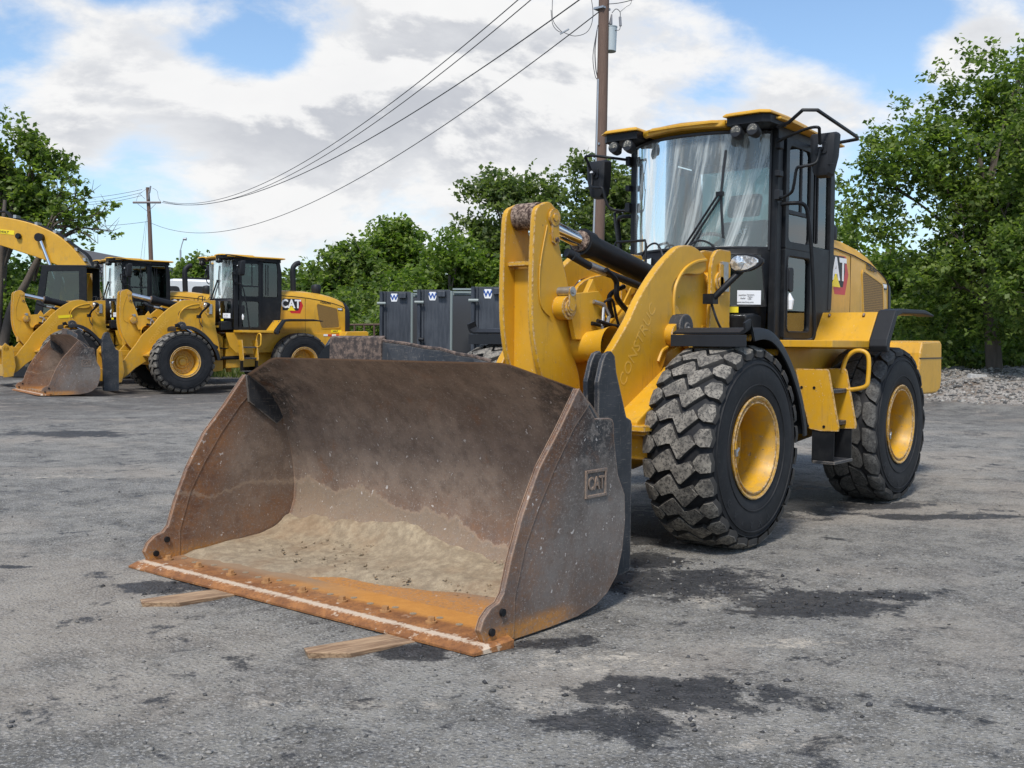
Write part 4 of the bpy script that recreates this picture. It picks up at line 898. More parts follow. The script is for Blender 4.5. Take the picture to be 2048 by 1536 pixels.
    for sn in ():
        pass
    # roof
    pl_ = [(-1.02, -.30), (-1.00, 0), (-1.02, .30), (-1.12, .42), (-1.16, .50), (-1.16, .78), (-1.20, .85), (-1.40, .86), (-2.74, .78), (-2.76, .70), (-2.76, -.70), (-2.74, -.78), (-1.40, -.86), (-1.20, -.85), (-1.16, -.78), (-1.16, -.50), (-1.12, -.42)]
    mb = MB(); c0 = Vector((-1.9, 0))
    def rr(k, z, dz=0.0): return [(c0.x+(x-c0.x)*k, y*k, z+(.02*(1-abs(y)/.86) if dz else 0)) for x, y in pl_]
    mb.loft([rr(.97, 3.330), rr(1.0, 3.336), rr(1.0, 3.350), rr(.97, 3.366), rr(.80, 3.380, 1), rr(.4, 3.392, 1)]); rf = part(mb, 'roof', YEL, cab, smooth=25)
    # yellow band over the middle of the windshield
    mb = MB(); b0 = []; 
    rows = []
    for z, kx in ((3.298, -.045), (3.308, -.005), (3.350, .0), (3.366, -.03)):
        rows.append([(-1.015+kx-.06*abs(t)**2, .40*t, z+.012*(1-abs(t))) for t in np.linspace(-1, 1, 13)])
    mb.loft(rows, cap=False, closed=False); o = part(mb, 'roof_visor', YEL, rf, smooth=40); o.modifiers.new('t', 'SOLIDIFY').thickness = .012
    # raised lobes above the lamps
    for s in (-1, 1):
        mb = MB(); lo_ = [(-1.00, s*.42), (-.99, s*.50), (-.99, s*.76), (-1.05, s*.83), (-1.40, s*.84), (-1.9, s*.80), (-1.9, s*.50), (-1.3, s*.44)]
        cc = (-1.3, s*.63)
        mb.loft([[(x, y, 3.364) for x, y in lo_], [(x, y, 3.374) for x, y in lo_], [(cc[0]+(x-cc[0])*.94, cc[1]+(y-cc[1])*.90, 3.392) for x, y in lo_]]); part(mb, 'roof_lobe', YEL, rf, smooth=25)
        mb = MB(); mb.prism([(-1.035, s*.44), (-1.03, s*.50), (-1.03, s*.76), (-1.08, s*.81), (-1.36, s*.82), (-1.36, s*.44)], 3.295, 3.360, 'z'); part(mb, 'lamp_recess', BLK, rf)
        for y in (.53, .68):
            cx, cy, cz = -1.035, s*y, 3.240
            mb = MB(); mb.tube([(cx-.075, cy, cz-.045), (cx-.05, cy, cz-.02), (cx+.005, cy, cz), (cx+.018, cy, cz+.002)], [.030, .050, .052, .050], 18); mb.box((cx-.03, cy, cz+.058), (.03, .05, .04)); wl = part(mb, 'work_lamp', PLA, cab, smooth=40)
            mb = MB(); mb.lathe([(cx+.018, .042), (cx+.020, .036), (cx+.019, 0)], (0, cy, cz+.002), 18, axis='x'); part(mb, 'lamp_lens', WLENS, wl, smooth=40)
    # rear wall, floor, ceiling
    mb = MB(); mb.box((-2.60, 0, 2.05), (.05, 1.36, .52)); mb.box((-2.60, 0, 3.25), (.05, 1.36, .10)); part(mb, 'rear_wall', BLK, cab)
    mb = MB(); mb.box((-2.62, 0, 2.76), (.008, 1.30, .90)); part(mb, 'rear_window', GLA, cab)
    mb = MB(); mb.box((-2.0, 0, 1.58), (1.15, 1.32, .05)); part(mb, 'floor', BLK, cab)
    mb = MB(); mb.box((-1.95, 0, 3.275), (1.2, 1.30, .03)); part(mb, 'headliner', SEAT, cab)
    # seat
    mb = MB(); mb.prism(rrect(-.24, -.06, .24, .06, .05), -2.25, -1.80, 'x'); stt = part(mb, 'seat', SEAT, cab, bevel=.02, loc=(0, .0, 2.02))
    mb = MB(); mb.prism([(-2.22, .05), (-2.10, .05), (-2.24, .62), (-2.32, .64), (-2.36, .60)], -.24, .24); part(mb, 'backrest', SEAT, stt, bevel=.03)
    mb = MB(); mb.prism([(-2.27, .66), (-2.20, .68), (-2.24, .88), (-2.32, .88), (-2.34, .84)], -.16, .16); part(mb, 'headrest', SEAT, stt, bevel=.025)
    text('CAT', 'seat_lettering', .07, WHT, stt, (-2.17, 0.0, .52), (0, 1, 0), (-.2, 0, 1), extrude=.001, bold=.002)
    mb = MB(); mb.box((-2.05, 0, 1.80), (.35, .35, .42)); part(mb, 'seat_base', PLA, cab, bevel=.02)
    mb = MB(); mb.tube([(-1.45, 0, 1.62), (-1.52, 0, 2.20), (-1.60, 0, 2.34)], .04, 10); mb.tube([(-1.62+.10*math.cos(a)*.6, .20*math.sin(a), 2.36+.20*math.cos(a)*.55) for a in [2*math.pi*i/24 for i in range(24)]], .016, 8, closed=True); part(mb, 'steering_wheel', PLA, cab, smooth=40)
    mb = MB(); mb.box((-1.40, 0, 2.20), (.22, .9, .16)); mb.box((-1.90, .42, 2.20), (.5, .16, .14)); mb.box((-1.9, -.42, 2.15), (.6, .18, .30)); part(mb, 'dashboard', GREY, cab, bevel=.03)
    mb = MB(); mb.box((-1.50, -.50, 2.46), (.04, .20, .15)); part(mb, 'monitor', BLK, cab, bevel=.01)
    # wiper
    def onw(y, z, off_=.03):
        t = y/PW; return (XA+(XM-XA)*(1-abs(t)**2.4)+off_, y, z)
    mb = MB(); mb.tube([onw(.02, 2.28, .05), onw(.33, 2.74, .05)], .010, 6); mb.tube([onw(.06, 2.28, .05), onw(.36, 2.735, .05)], .010, 6); mb.box(onw(.345, 2.75, .045), (.04, .06, .035)); wp = part(mb, 'wiper_arm', BLK, cab, smooth=40)
    mb = MB(); mb.tube([onw(.365, 2.38, .022), onw(.35, 2.62, .026), onw(.345, 2.76, .026), onw(.36, 2.95, .026), onw(.375, 3.12, .022)], .011, 6); part(mb, 'wiper_blade', INK, wp, smooth=40)
    # stickers on the lower left pane
    a_ = Vector((-1.335, .50, 0)); 
    yA, yB = .475, .630
    def fx_(y): return XA+(XM-XA)*(1-abs(y/(PW-.012))**2.4)+.030
    mb = MB(); mb.add([(fx_(yA), yA, 1.815), (fx_(yB), yB, 1.815), (fx_(yB), yB, 1.935), (fx_(yA), yA, 1.935)], [(0, 1, 2, 3)]); part(mb, 'inspection_sticker', WHT, cab)
    dvec = Vector((fx_(yB)-fx_(yA), yB-yA, 0)).normalized(); cen = Vector(((fx_(yA)+fx_(yB))/2+.004, (yA+yB)/2, 0))
    for i, (t_, dx_, z_, sz) in enumerate((('auction', -.055, 1.895, .022), ('dealer', -.050, 1.868, .018), ('Houston,', .015, 1.898, .018), ('Texas', .010, 1.880, .018), ('USA', .006, 1.862, .018), ('www.machines.com', -.030, 1.835, .018))):
        c_ = cen+dvec*dx_; text(t_, 'sticker_lettering', sz, INK, cab, (c_.x, c_.y, z_), tuple(dvec), (0, 0, 1), extrude=.0004)
    yA, yB = .42, .485
    mb = MB(); mb.add([(fx_(yA), yA, 1.745), (fx_(yB), yB, 1.745), (fx_(yB), yB, 1.795), (fx_(yA), yA, 1.795)], [(0, 1, 2, 3)]); part(mb, 'warning_sticker', SYEL, cab)
    mb = MB(); mb.tube([(-1.60, .77, 1.92), (-1.61, .775, 1.86), (-1.605, .775, 1.78)], [.006, .030, .020], 6); part(mb, 'paper_tag', WHT, cab)
    # low skirt below the windshield and front grab rails (right side)
    mb = MB(); mb.prism([(-1.42, 1.52), (-1.42, 1.72), (-1.25, 1.74), (-1.10, 1.72), (-1.10, 1.50)], -.60, .62); part(mb, 'cab_skirt', BLK, cab, bevel=.02)
    mb = MB(); mb.tube([(-.95, -.62, 2.10), (-.95, -.62, 2.34), (-.97, -.60, 2.38), (-.97, -.30, 2.38), (-.95, -.28, 2.34), (-.95, -.28, 2.10)], .012, 8); part(mb, 'front_guard_rail', BLK, R, smooth=40)
    mb = MB(); mb.tube(catmull([(-1.38, -.72, 2.72), (-1.38, -.85, 2.71), (-1.36, -.88, 2.66), (-1.33, -.80, 2.3), (-1.32, -.78, 2.2)], 4), .013, 8); part(mb, 'side_grab_rail', BLK, R, smooth=40)
    for s in (-1, 1):
        mb = MB(); mb.tube(catmull([(-1.05, s*.42, 2.2), (-1.02, s*.30, 2.33), (-.98, s*.18, 2.34), (-.92, s*.08, 2.2), (-.9, s*.05, 2.05)], 5), .009, 6); part(mb, 'cab_hose', PLA, R, smooth=40)
    return R
def rr3(p): return p
# ---------------------------------------------------------------- ground
def vnoise(x, y, seed=0):
    xi = np.floor(x).astype(np.int64); yi = np.floor(y).astype(np.int64); fx = x-xi; fy = y-yi
    fx = fx*fx*(3-2*fx); fy = fy*fy*(3-2*fy)
    def h(a, b):
        n = (a*374761393+b*668265263+seed*974711) & 0xffffffff
        n = ((n ^ (n >> 13))*1274126177) & 0xffffffff
        return ((n ^ (n >> 16)) & 0xffff)/65535.0
    return (h(xi, yi)*(1-fx)+h(xi+1, yi)*fx)*(1-fy)+(h(xi, yi+1)*(1-fx)+h(xi+1, yi+1)*fx)*fy
def fbm(x, y, o=4, seed=0):
    a = .5; t = 0
    for i in range(o): t = t+a*(vnoise(x, y, seed+i)-.5); x = x*2.03; y = y*2.03; a *= .5
    return t
def gz(x, y, fine=True):
    x = np.asarray(x, float); y = np.asarray(y, float); g = gz0(x, y)
    if fine:
        r = np.hypot(x-1, y); away = np.clip((r-6)/10, .0, 1)
        g = g+fbm(x*.7, y*.7, 3, 5)*(.02+.10*away)+fbm(x*9, y*9, 3, 9)*.012
        dx, dy = x-CAM[0], y-CAM[1]; d = dx*FW[0]+dy*FW[1]; s_ = dx*RT[0]+dy*RT[1]
        mm = smooth01((d-22)/4.5)*smooth01((s_-8.6)/2.2); g = g+mm*fbm(x*1.6, y*1.6, 4, 3)*.35
    return g
def f_ground(nt, b):
    c = nt.obj()
    nA = nt.noise(c, .35, 5, .6); nB = nt.noise(c, 2.3, 6, .68); nC = nt.noise(c, 16, 6, .72); nD = nt.noise(c, 85, 3, .8); nE = nt.noise(c, .9, 6, .72, .4)
    vor = nt.voro(c, 42, out=1); vd = nt.voro(c, 42)
    col = nt.mix(nt.step(nB, .38, .60), (.108, .100, .085), (.250, .233, .198))
    trk = nt.noise(nt.scale(c, (.35, 2.6, 1), rot=(0, 0, .55)), 1.1, 6, .68, .3)
    col = nt.mix(nt.math('MULTIPLY', nt.step(trk, .48, .66), .45), col, (.10, .094, .088))
    col = nt.mix(nt.math('MULTIPLY', nt.step(nC, .42, .66), .45), col, (.27, .265, .25))
    # stones of the surface: each grain has its own tone
    g = nt.new('ShaderNodeSeparateColor'); nt.put(g.inputs[0], vor)
    grain = nt.math('MULTIPLY', nt.step(vd, .55, .15), 1) if False else nt.math('SUBTRACT', 1.0, nt.step(vd, .18, .55))
    col = nt.mix(nt.math('MULTIPLY', grain, .72), col, nt.mix(g.outputs[0], (.035, .035, .036), (.42, .41, .385)))
    col = nt.mix(nt.math('MULTIPLY', nt.step(nD, .57, .63), .7), col, (.50, .47, .42))
    col = nt.mix(nt.math('MULTIPLY', nt.math('SUBTRACT', 1.0, nt.step(nD, .34, .42)), .6), col, (.045, .045, .048))
    # tan dust
    col = nt.mix(nt.math('MULTIPLY', nt.step(nt.math('ADD', nA, nt.math('MULTIPLY', nC, .25)), .60, .76), .40), col, (.40, .34, .27))
    X, Y, Z = nt.xyz(c)
    def patch(px, py, rx, ry, rot):
        v = nt.scale(nt.vmath('SUBTRACT', c, (px, py, 0)), (1, 1, 0)); r_ = nt.new('ShaderNodeVectorRotate', rotation_type='Z_AXIS'); nt.put(r_.inputs[0], v); r_.inputs['Angle'].default_value = rot
        L = nt.vmath('LENGTH', nt.scale(r_.outputs[0], (1/rx, 1/ry, 1)), out=1)
        return nt.math('SUBTRACT', 1.0, nt.step(L, .25, 1.25))
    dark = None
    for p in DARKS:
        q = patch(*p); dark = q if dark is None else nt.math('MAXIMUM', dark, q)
    light = None
    for p in LIGHTS_:
        q = patch(*p); light = q if light is None else nt.math('MAXIMUM', light, q)
    nF = nt.noise(c, 5.5, 7, .78)
    lm = nt.math('MULTIPLY', nt.step(light, 0, .8), nt.math('MULTIPLY', nt.step(nF, .47, .56), nt.step(nC, .40, .58, .35, 1.0)))
    col = nt.mix(nt.math('MULTIPLY', lm, .85), col, nt.mix(nC, (.34, .29, .23), (.66, .59, .48)))
    nG = nt.noise(nt.scale(c, (1, 1, 1)), 2.1, 7, .74, .6)
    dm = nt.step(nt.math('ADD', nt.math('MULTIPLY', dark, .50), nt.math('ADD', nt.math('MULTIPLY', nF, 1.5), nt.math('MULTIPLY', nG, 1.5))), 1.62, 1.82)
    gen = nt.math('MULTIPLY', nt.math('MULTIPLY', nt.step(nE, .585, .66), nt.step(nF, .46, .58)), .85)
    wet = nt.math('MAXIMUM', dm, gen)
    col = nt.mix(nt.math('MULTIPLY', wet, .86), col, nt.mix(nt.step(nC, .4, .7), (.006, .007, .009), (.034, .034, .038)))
    # darker trodden asphalt away from the machine
    r = nt.vmath('LENGTH', nt.vmath('MULTIPLY', c, (1, 1, 0)), out=1)
    far = nt.step(r, 9, 20)
    col = nt.mix(nt.math('MULTIPLY', far, nt.math('MULTIPLY', nt.step(nA, .32, .50), .85)), col, (.058, .051, .046))
    streak = nt.step(nt.noise(c, 1.4, 6, .75, .3), .56, .66)
    col = nt.mix(nt.math('MULTIPLY', nt.math('MULTIPLY', far, streak), .7), col, (.40, .34, .28))
    # gravel bank
    lat = nt.vmath('DOT_PRODUCT', nt.vmath('SUBTRACT', c, tuple(CAM)), tuple(RT), out=1)
    zz = nt.math('MULTIPLY', nt.step(Z, .23, .33), nt.step(lat, 7.0, 8.5))
    gcol = nt.mix(g.outputs[1], (.20, .175, .15), (.56, .51, .45)); gcol = nt.mix(nt.step(nB, .45, .62), gcol, (.19, .14, .10))
    col = nt.mix(nt.math('MULTIPLY', zz, .85), col, gcol)
    h = nt.math('ADD', nt.math('MULTIPLY', grain, .7), nt.math('ADD', nt.math('MULTIPLY', nC, 1.1), nt.math('MULTIPLY', nD, 1.1)))
    rough = nt.math('SUBTRACT', .92, nt.math('MULTIPLY', wet, .30))
    return {'Base Color': col, 'Roughness': rough, 'Normal': nt.bump(h, .75, .014)}
def gp(u, v):           # ground point seen at an image position, z = 0
    d = FW*FPX+RT*(u-1024)-UP*(v-768); t = -CAM[2]/d[2]; p = CAM+d*t; return p[0], p[1]
_a = math.atan2(RT[1], RT[0])
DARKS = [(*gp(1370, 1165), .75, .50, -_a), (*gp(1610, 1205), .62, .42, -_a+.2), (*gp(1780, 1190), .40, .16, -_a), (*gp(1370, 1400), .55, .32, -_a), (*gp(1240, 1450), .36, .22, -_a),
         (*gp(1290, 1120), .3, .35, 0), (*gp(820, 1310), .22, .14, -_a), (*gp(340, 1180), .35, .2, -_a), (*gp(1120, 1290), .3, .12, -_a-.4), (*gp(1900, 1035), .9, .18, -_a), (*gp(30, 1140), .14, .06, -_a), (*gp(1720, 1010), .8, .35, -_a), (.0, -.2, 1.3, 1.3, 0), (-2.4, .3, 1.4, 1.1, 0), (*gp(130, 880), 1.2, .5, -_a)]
LIGHTS_ = [(*gp(1200, 1330), .45, .22, -_a), (*gp(1180, 1420), .35, .25, -_a), (*gp(1560, 1490), .32, .14, -_a), (*gp(1580, 1290), .35, .10, -_a), (*gp(1500, 1200), .5, .3, -_a), (*gp(200, 790), 2.0, .8, -_a), (*gp(700, 1420), .5, .08, -_a), (*gp(100, 960), .7, .2, -_a)]
GRD = mat('yard_ground', f_ground, rough=.9)
def build_ground():
    ang0 = math.atan2(FW[1], FW[0])
    fine = np.linspace(-.52, .52, 430); rest = np.linspace(.52, 2*math.pi-.52, 90)[1:-1]
    ang = np.concatenate([fine, rest])+ang0
    r = [1.2]
    while r[-1] < 20: r.append(r[-1]*1.0085)
    while r[-1] < 900: r.append(r[-1]*1.035)
    r = np.array(r); A, Rr = np.meshgrid(ang, r)
    x = CAM[0]+Rr*np.cos(A); y = CAM[1]+Rr*np.sin(A); z = gz(x, y)
    n, k = len(r), len(ang)
    co = np.stack([x, y, z], -1).reshape(-1, 3); co = np.vstack([co, [[CAM[0], CAM[1], 0]]])
    i, j = np.meshgrid(np.arange(n-1), np.arange(k), indexing='ij'); j2 = (j+1) % k
    q = np.stack([i*k+j, i*k+j2, (i+1)*k+j2, (i+1)*k+j], -1).reshape(-1, 4)[:, ::-1]
    me = bpy.data.meshes.new('ground'); me.vertices.add(len(co)); me.vertices.foreach_set('co', co.ravel())
    tri = np.stack([np.full(k, n*k), np.arange(k), (np.arange(k)+1) % k], -1)
    nl = q.size+tri.size; me.loops.add(nl); me.loops.foreach_set('vertex_index', np.concatenate([q.ravel(), tri.ravel()]))
    npol = len(q)+len(tri); me.polygons.add(npol)
    ls = np.concatenate([np.arange(len(q))*4, q.size+np.arange(len(tri))*3]); me.polygons.foreach_set('loop_start', ls)
    me.update(calc_edges=True); me.validate(); me.polygons.foreach_set('use_smooth', [True]*npol); me.materials.append(GRD)
    return tag(link('ground', me), kind='structure')
build_ground()

def poly_mesh(name, V, F, M, smooth=False):
    me = bpy.data.meshes.new(name); V = np.asarray(V, float); F = np.asarray(F, np.int64); k = F.shape[1]
    me.vertices.add(len(V)); me.vertices.foreach_set('co', V.ravel()); me.loops.add(F.size); me.loops.foreach_set('vertex_index', F.ravel())
    me.polygons.add(len(F)); me.polygons.foreach_set('loop_start', np.arange(len(F))*k); me.update(calc_edges=True)
    if smooth: me.polygons.foreach_set('use_smooth', [True]*len(F))
    me.materials.append(M); return me
rng = np.random.default_rng(11)
def f_stone(nt, b, c0=(.07, .068, .066), c1=(.46, .43, .38)):
    g = nt.new('ShaderNodeNewGeometry'); r = g.outputs['Random Per Island']; c = nt.obj()
    col = nt.mix(nt.math('POWER', r, 1.5), c0, c1); col = nt.mix(nt.math('MULTIPLY', nt.noise(c, 60, 4, .7), .5), col, (.10, .095, .09))
    return {'Base Color': col}
STN = mat('loose_stones', f_stone, rough=.9); TAR = mat('asphalt_crumbs', lambda n, b: f_stone(n, b, (.008, .008, .010), (.045, .045, .05)), rough=.7)
def stones(name, pts, sizes, M, flat=.6):
    o = np.array([(1, 0, 0), (-1, 0, 0), (0, 1, 0), (0, -1, 0), (0, 0, 1), (0, 0, -1)], float)
    f = np.array([(0, 2, 4), (2, 1, 4), (1, 3, 4), (3, 0, 4), (2, 0, 5), (1, 2, 5), (3, 1, 5), (0, 3, 5)])
    N = len(pts); V = o[None]*(1+rng.uniform(-.35, .35, (N, 6, 3)))+rng.uniform(-.25, .25, (N, 6, 3))
    a = rng.uniform(0, 6.28, N); ca, sa = np.cos(a), np.sin(a)
    V = V*sizes[:, None, None]*np.array([1, .8, flat]); X = V[..., 0]*ca[:, None]-V[..., 1]*sa[:, None]; Y = V[..., 0]*sa[:, None]+V[..., 1]*ca[:, None]
    V = np.stack([X, Y, V[..., 2]], -1)+pts[:, None, :]
    F = (f[None]+(np.arange(N)*6)[:, None, None]).reshape(-1, 3)
    return link(name, poly_mesh(name, V.reshape(-1, 3), F, M))
def scatter(n, u0, u1, d0, d1, power=1.0):
    D = d0+(d1-d0)*rng.random(n)**power; u = rng.uniform(u0, u1, n)
    x = CAM[0]+FW[0]*D+RT[0]*((u-1024)/FPX*D); y = CAM[1]+FW[1]*D+RT[1]*((u-1024)/FPX*D); return x, y
def keep(x, y):     # nothing inside the bucket footprint or the planks
    return ~((x > 1.98) & (x < 3.3) & (np.abs(y) < 1.45))
x, y = scatter(9000, -80, 2130, 3.2, 13, 1.3); k_ = keep(x, y) & (fbm(x*1.3, y*1.3, 3, 21) > -.03); x, y = x[k_], y[k_]
sz = .003+.013*rng.random(len(x))**8; tag(stones('gravel', np.stack([x, y, gz(x, y)+sz*.25], -1), sz, STN), kind='stuff', label='small loose pale stones strewn over the grey yard surface')
P_ = []
for (px, py, rx, ry, ro) in DARKS[:9]:
    n = int(40*rx*ry/.06); a = rng.normal(0, .5, (n, 2))*[rx, ry]; c_, s_ = math.cos(-ro), math.sin(-ro)
    P_.append(np.stack([px+a[:, 0]*c_-a[:, 1]*s_, py+a[:, 0]*s_+a[:, 1]*c_], -1))
P_ = np.vstack(P_); P_ = P_[keep(P_[:, 0], P_[:, 1])]; sz = .004+.016*rng.random(len(P_))**4
tag(stones('asphalt_crumbs', np.column_stack([P_, gz(P_[:, 0], P_[:, 1])+sz*.25]), sz, TAR), kind='stuff', label='crumbled black asphalt lying in dark patches on the yard')
x, y = scatter(14000, 1700, 2250, 20.5, 30, 1.0); z = gz(x, y); k_ = z > .26; x, y, z = x[k_], y[k_], z[k_]; sz = .012+.06*rng.random(len(x))**5
tag(stones('rubble', np.stack([x, y, z+sz*.2], -1), sz, STN), kind='stuff', label='grey and tan rubble covering the gravel bank at the right')
px_, py_ = spot(1952, 24.6)
mb = MB(); mb.loft([[(-.22, -.10, .0), (-.20, .10, .0), (-.18, .09, .13), (-.21, -.08, .11)], [(.24, -.12, .0), (.21, .12, .0), (.20, .10, .10), (.22, -.09, .14)]])
o = part(mb, 'concrete_chunk', mat('broken_concrete', lambda nt, b: {'Base Color': nt.mix(nt.noise(nt.obj(), 9, 5, .7), (.12, .115, .11), (.62, .60, .56))}, rough=.9), bevel=.02, loc=(px_, py_, float(gz(px_, py_))-.01))
o.rotation_euler = (0, .1, math.atan2(RT[1], RT[0])+.25); tag(o, 'pale chunk of broken concrete lying on the gravel bank', 'rubble piece')

# ---------------------------------------------------------------- the machines
main = loader(); bucket(main)
tag(main, 'large yellow wheel loader in the foreground, its wide rusty bucket open towards the viewer', 'wheel loader', 'wheel loaders parked in the yard')
mid = copy_tree(main); mid.location = (-7.922, -18.34, .203); mid.rotation_euler = (0, 0, -.269)
tag(mid, 'yellow wheel loader seen seen side on before the trees, with its brown bucket down')
left = copy_tree(main, skip=('bucket',)); left.location = (-7.26, -22.30, .25); left.rotation_euler = (0, 0, -.269)
tag(left, 'farthest left yellow wheel loader, partly hidden behind the bucket of the middle one')
for r_ in (left, mid):
    yy = MB(); yy.box((0, 0, 0), (.34, .004, .075)); o = part(yy, 'dealer_sticker', SYEL, r_, loc=(.02, .506, 1.80)); o.rotation_euler = (0, math.radians(6), 0)
    if r_ is mid: bpy.data.objects.remove(o)

# sand lying in the big bucket
def bucket_sand():
    prof = [(3.02, .042), (2.60, .048), (2.40, .060), (2.30, .075), (2.20, .110), (2.12, .165), (2.065, .24), (2.035, .33)]
    P = np.array(catmull([(a, b, 0) for a, b in prof], 12))[:, :2]; seg = np.r_[0, np.cumsum(np.hypot(*np.diff(P, axis=0).T))]
    nx, ny = 70, 110; sv = np.linspace(0, seg[-1], nx); X = np.interp(sv, seg, P[:, 0]); Zp = np.interp(sv, seg, P[:, 1])
    tx, tz = np.gradient(X), np.gradient(Zp); L = np.hypot(tx, tz); nxn, nzn = -tz/L, tx/L; fl = np.sign(nzn+1e-6)*np.where(np.abs(nzn) > .05, 1, 1)
    nxn, nzn = tz/L, -tx/L
    yv = np.linspace(-1.392, 1.392, ny); V = []
    for i in range(nx):
        for y in yv:
            x = X[i]
            front_ = 2.48+.22*(1-smooth01((y+.1)/1.2))+.28*(1-smooth01((y+.55)/.45))+.20*float(fbm(np.array(y*2.0), np.array(.3), 4, 8))
            c1 = float(smooth01((front_-x)/.22+.35))
            zl = .215-.045*y/1.4+.22*float(fbm(np.array(y*2.6), np.array(7.3), 4, 12)); c2 = float(smooth01((zl-Zp[i])/.07+.3))
            h = .010+.030*math.exp(-((x-2.42)/.28)**2)*(.8+.4*math.sin(y*2.1+.5))+.030*math.exp(-((y+1.30)/.16)**2)+.012*math.exp(-((y-1.3)/.12)**2)
            h += float(fbm(np.array(x*9), np.array(y*9), 4, 2))*.016+abs(float(fbm(np.array(x*3), np.array(y*2), 3, 31)))*.04
            h = h*c1*c2-.012*(1-c1*c2)
            V.append((x+nxn[i]*h, y, Zp[i]+nzn[i]*h))
    F = [(i*ny+j, (i+1)*ny+j, (i+1)*ny+j+1, i*ny+j+1) for i in range(nx-1) for j in range(ny-1)]
    return link('sand', poly_mesh('sand', V, F, SAND, True))
tag(bucket_sand(), 'damp tan sand left lying across the floor of the foreground bucket', kind='stuff')
x = 2.12+.55*rng.random(700)**1.6; y = rng.uniform(-1.35, 1.0, 700); sz = .003+.016*rng.random(700)**7
tag(stones('sand_crumbs', np.stack([x, y, np.where(x < 2.4, .06+(2.4-x)**2*1.05, .055)+.012+.030*np.exp(-((x-2.42)/.28)**2)], -1), sz, SAND), 'small clods and stones on the sand in the foreground bucket', kind='stuff')

# planks under the cutting edge
def plank(loc, ang, L, lab):
    mb = MB(); w = .098; t = .044
    top = [(0.0, -w*.2), (-.16, w), (-L, w), (-L, -w), (-.03, -w)]
    mb.loft([[(x*1.0-.015, y, 0) for x, y in top], [(x, y, t) for x, y in top]])
    o = part(mb, 'plank', WOOD, None, bevel=.004, loc=loc); o.rotation_euler = (0, math.radians(-2.6), ang)
    tag(o, lab, 'plank', 'planks under the foreground bucket')
p1 = gp(286, 1222); p2 = gp(618, 1326)
plank((p1[0], p1[1], .0), math.radians(-4), 1.7, 'wooden plank under the cutting edge near its far left end')
plank((p2[0], p2[1], .0), math.radians(-8), 1.7, 'wooden plank under the cutting edge nearest the camera')

# ---------------------------------------------------------------- excavator behind the far left loader
D_ = 33.0
ex = empty('excavator', (*spot(170, D_), 0)); ex.location.z = float(gz0(ex.location.x, ex.location.y)); ex.rotation_euler = (0, 0, math.atan2(-RT[1], -RT[0])+math.pi)
o0 = np.array(ex.location)
def e_(u, v): p = at(u, v, D_)-o0; return (float(p@_rt), float(p[2]))          # local x (to the right), z
tag(ex, 'yellow tracked excavator with raised arched boom at the far left behind the loaders', 'excavator')
bo = [e_(*q) for q in [(-330, 560), (-260, 500), (-160, 440), (-60, 425), (0, 434), (41, 441), (82, 452), (123, 471), (153, 496), (175, 523), (188, 548), (205, 620), (150, 625), (134, 545), (109, 526), (55, 507), (0, 490), (-60, 482), (-130, 488), (-220, 550), (-290, 610)]]
bc = [(p[0], p[1]) for p in catmull([(a, b, 0) for a, b in bo], 4, closed=True)]
mb = MB(); mb.prism(bc, -.22, .22); boom = part(mb, 'boom', YEL, ex, bevel=.02)
for s in (-1, 1):
    A = e_(93, 478); B = e_(140, 590); m1 = ((A[0]+B[0])/2-.05, (A[1]+B[1])/2)
    mb = MB(); mb.cyl((A[0], s*.33, A[1]), (m1[0]+.28, s*.33, m1[1]-.72), .055, n=14); cy = part(mb, 'boom_cylinder_rod', CHR, boom, smooth=40)
    mb = MB(); mb.cyl((m1[0]+.24, s*.33, m1[1]-.62), (B[0]+.3, s*.33, B[1]-1.0), .10, n=16); part(mb, 'boom_cylinder', YEL, boom, smooth=40)
    mb = MB(); mb.cyl((A[0], s*.22, A[1]), (A[0], s*.40, A[1]), .13, n=20); part(mb, 'boom_pin', BLK, boom, smooth=40)
A = e_(50, 475); mb = MB(); mb.cyl((A[0], -.24, A[1]), (A[0], -.30, A[1]), .09, n=16); mb.cyl((A[0], -.30, A[1]), (A[0], -.34, A[1]), .07, n=16); part(mb, 'boom_lamp', BLK, boom, smooth=40)
A = e_(27, 467); mb = MB(); mb.box((A[0], -.225, A[1]), (.44, .006, .13), Matrix.Rotation(.10, 3, 'Y')); ds = part(mb, 'dealer_sticker', SYEL, boom)
text('HOLT', 'dealer_lettering', .10, INK, ds, (A[0]-.08, -.230, A[1]), (1, 0, -.1), (0, 0, 1), bold=.003)
mb = MB()
for k, yo_ in enumerate((-.10, -.03, .04, .11)):
    pts = [e_(*q) for q in [(-80, 421-k), (0, 426), (20, 426), (30, 438), (48, 441), (90, 455), (125, 471), (150, 490), (168, 503), (182, 515), (196, 545)]]
    mb.tube(catmull([(a, yo_, b+.0+.02*(k % 2)) for a, b in pts], 3), .020, 6)
part(mb, 'boom_hose', PLA, boom, smooth=50)
mb = MB()
for q in ((40, 437), (82, 451), (118, 467), (140, 482), (160, 502), (176, 522)):
    a = e_(*q); mb.box((a[0], 0, a[1]+.02), (.09, .30, .10))
part(mb, 'hose_clamp', STE, boom, kind='stuff')
c0 = e_(121, 540); c1 = e_(212, 690)
mb = MB(); X0, X1, Z1, Z0 = c0[0]+.10, c1[0], c0[1], c1[1]
fr_ = [(X0+.02, Z1), (X1, Z1+.02), (X1, Z0), (X0-.28, Z0), (X0-.30, Z0+.35), (X0-.12, Z1-.12)]
inn = [(X0+.20, Z1-.14), (X1-.22, Z1-.13), (X1-.22, Z0+.92), (X0+.02, Z0+.88)]
n_ = 4; oo = [(X0+.02, Z1), (X1, Z1+.02), (X1, Z0+.70), (X0-.26, Z0+.70)]
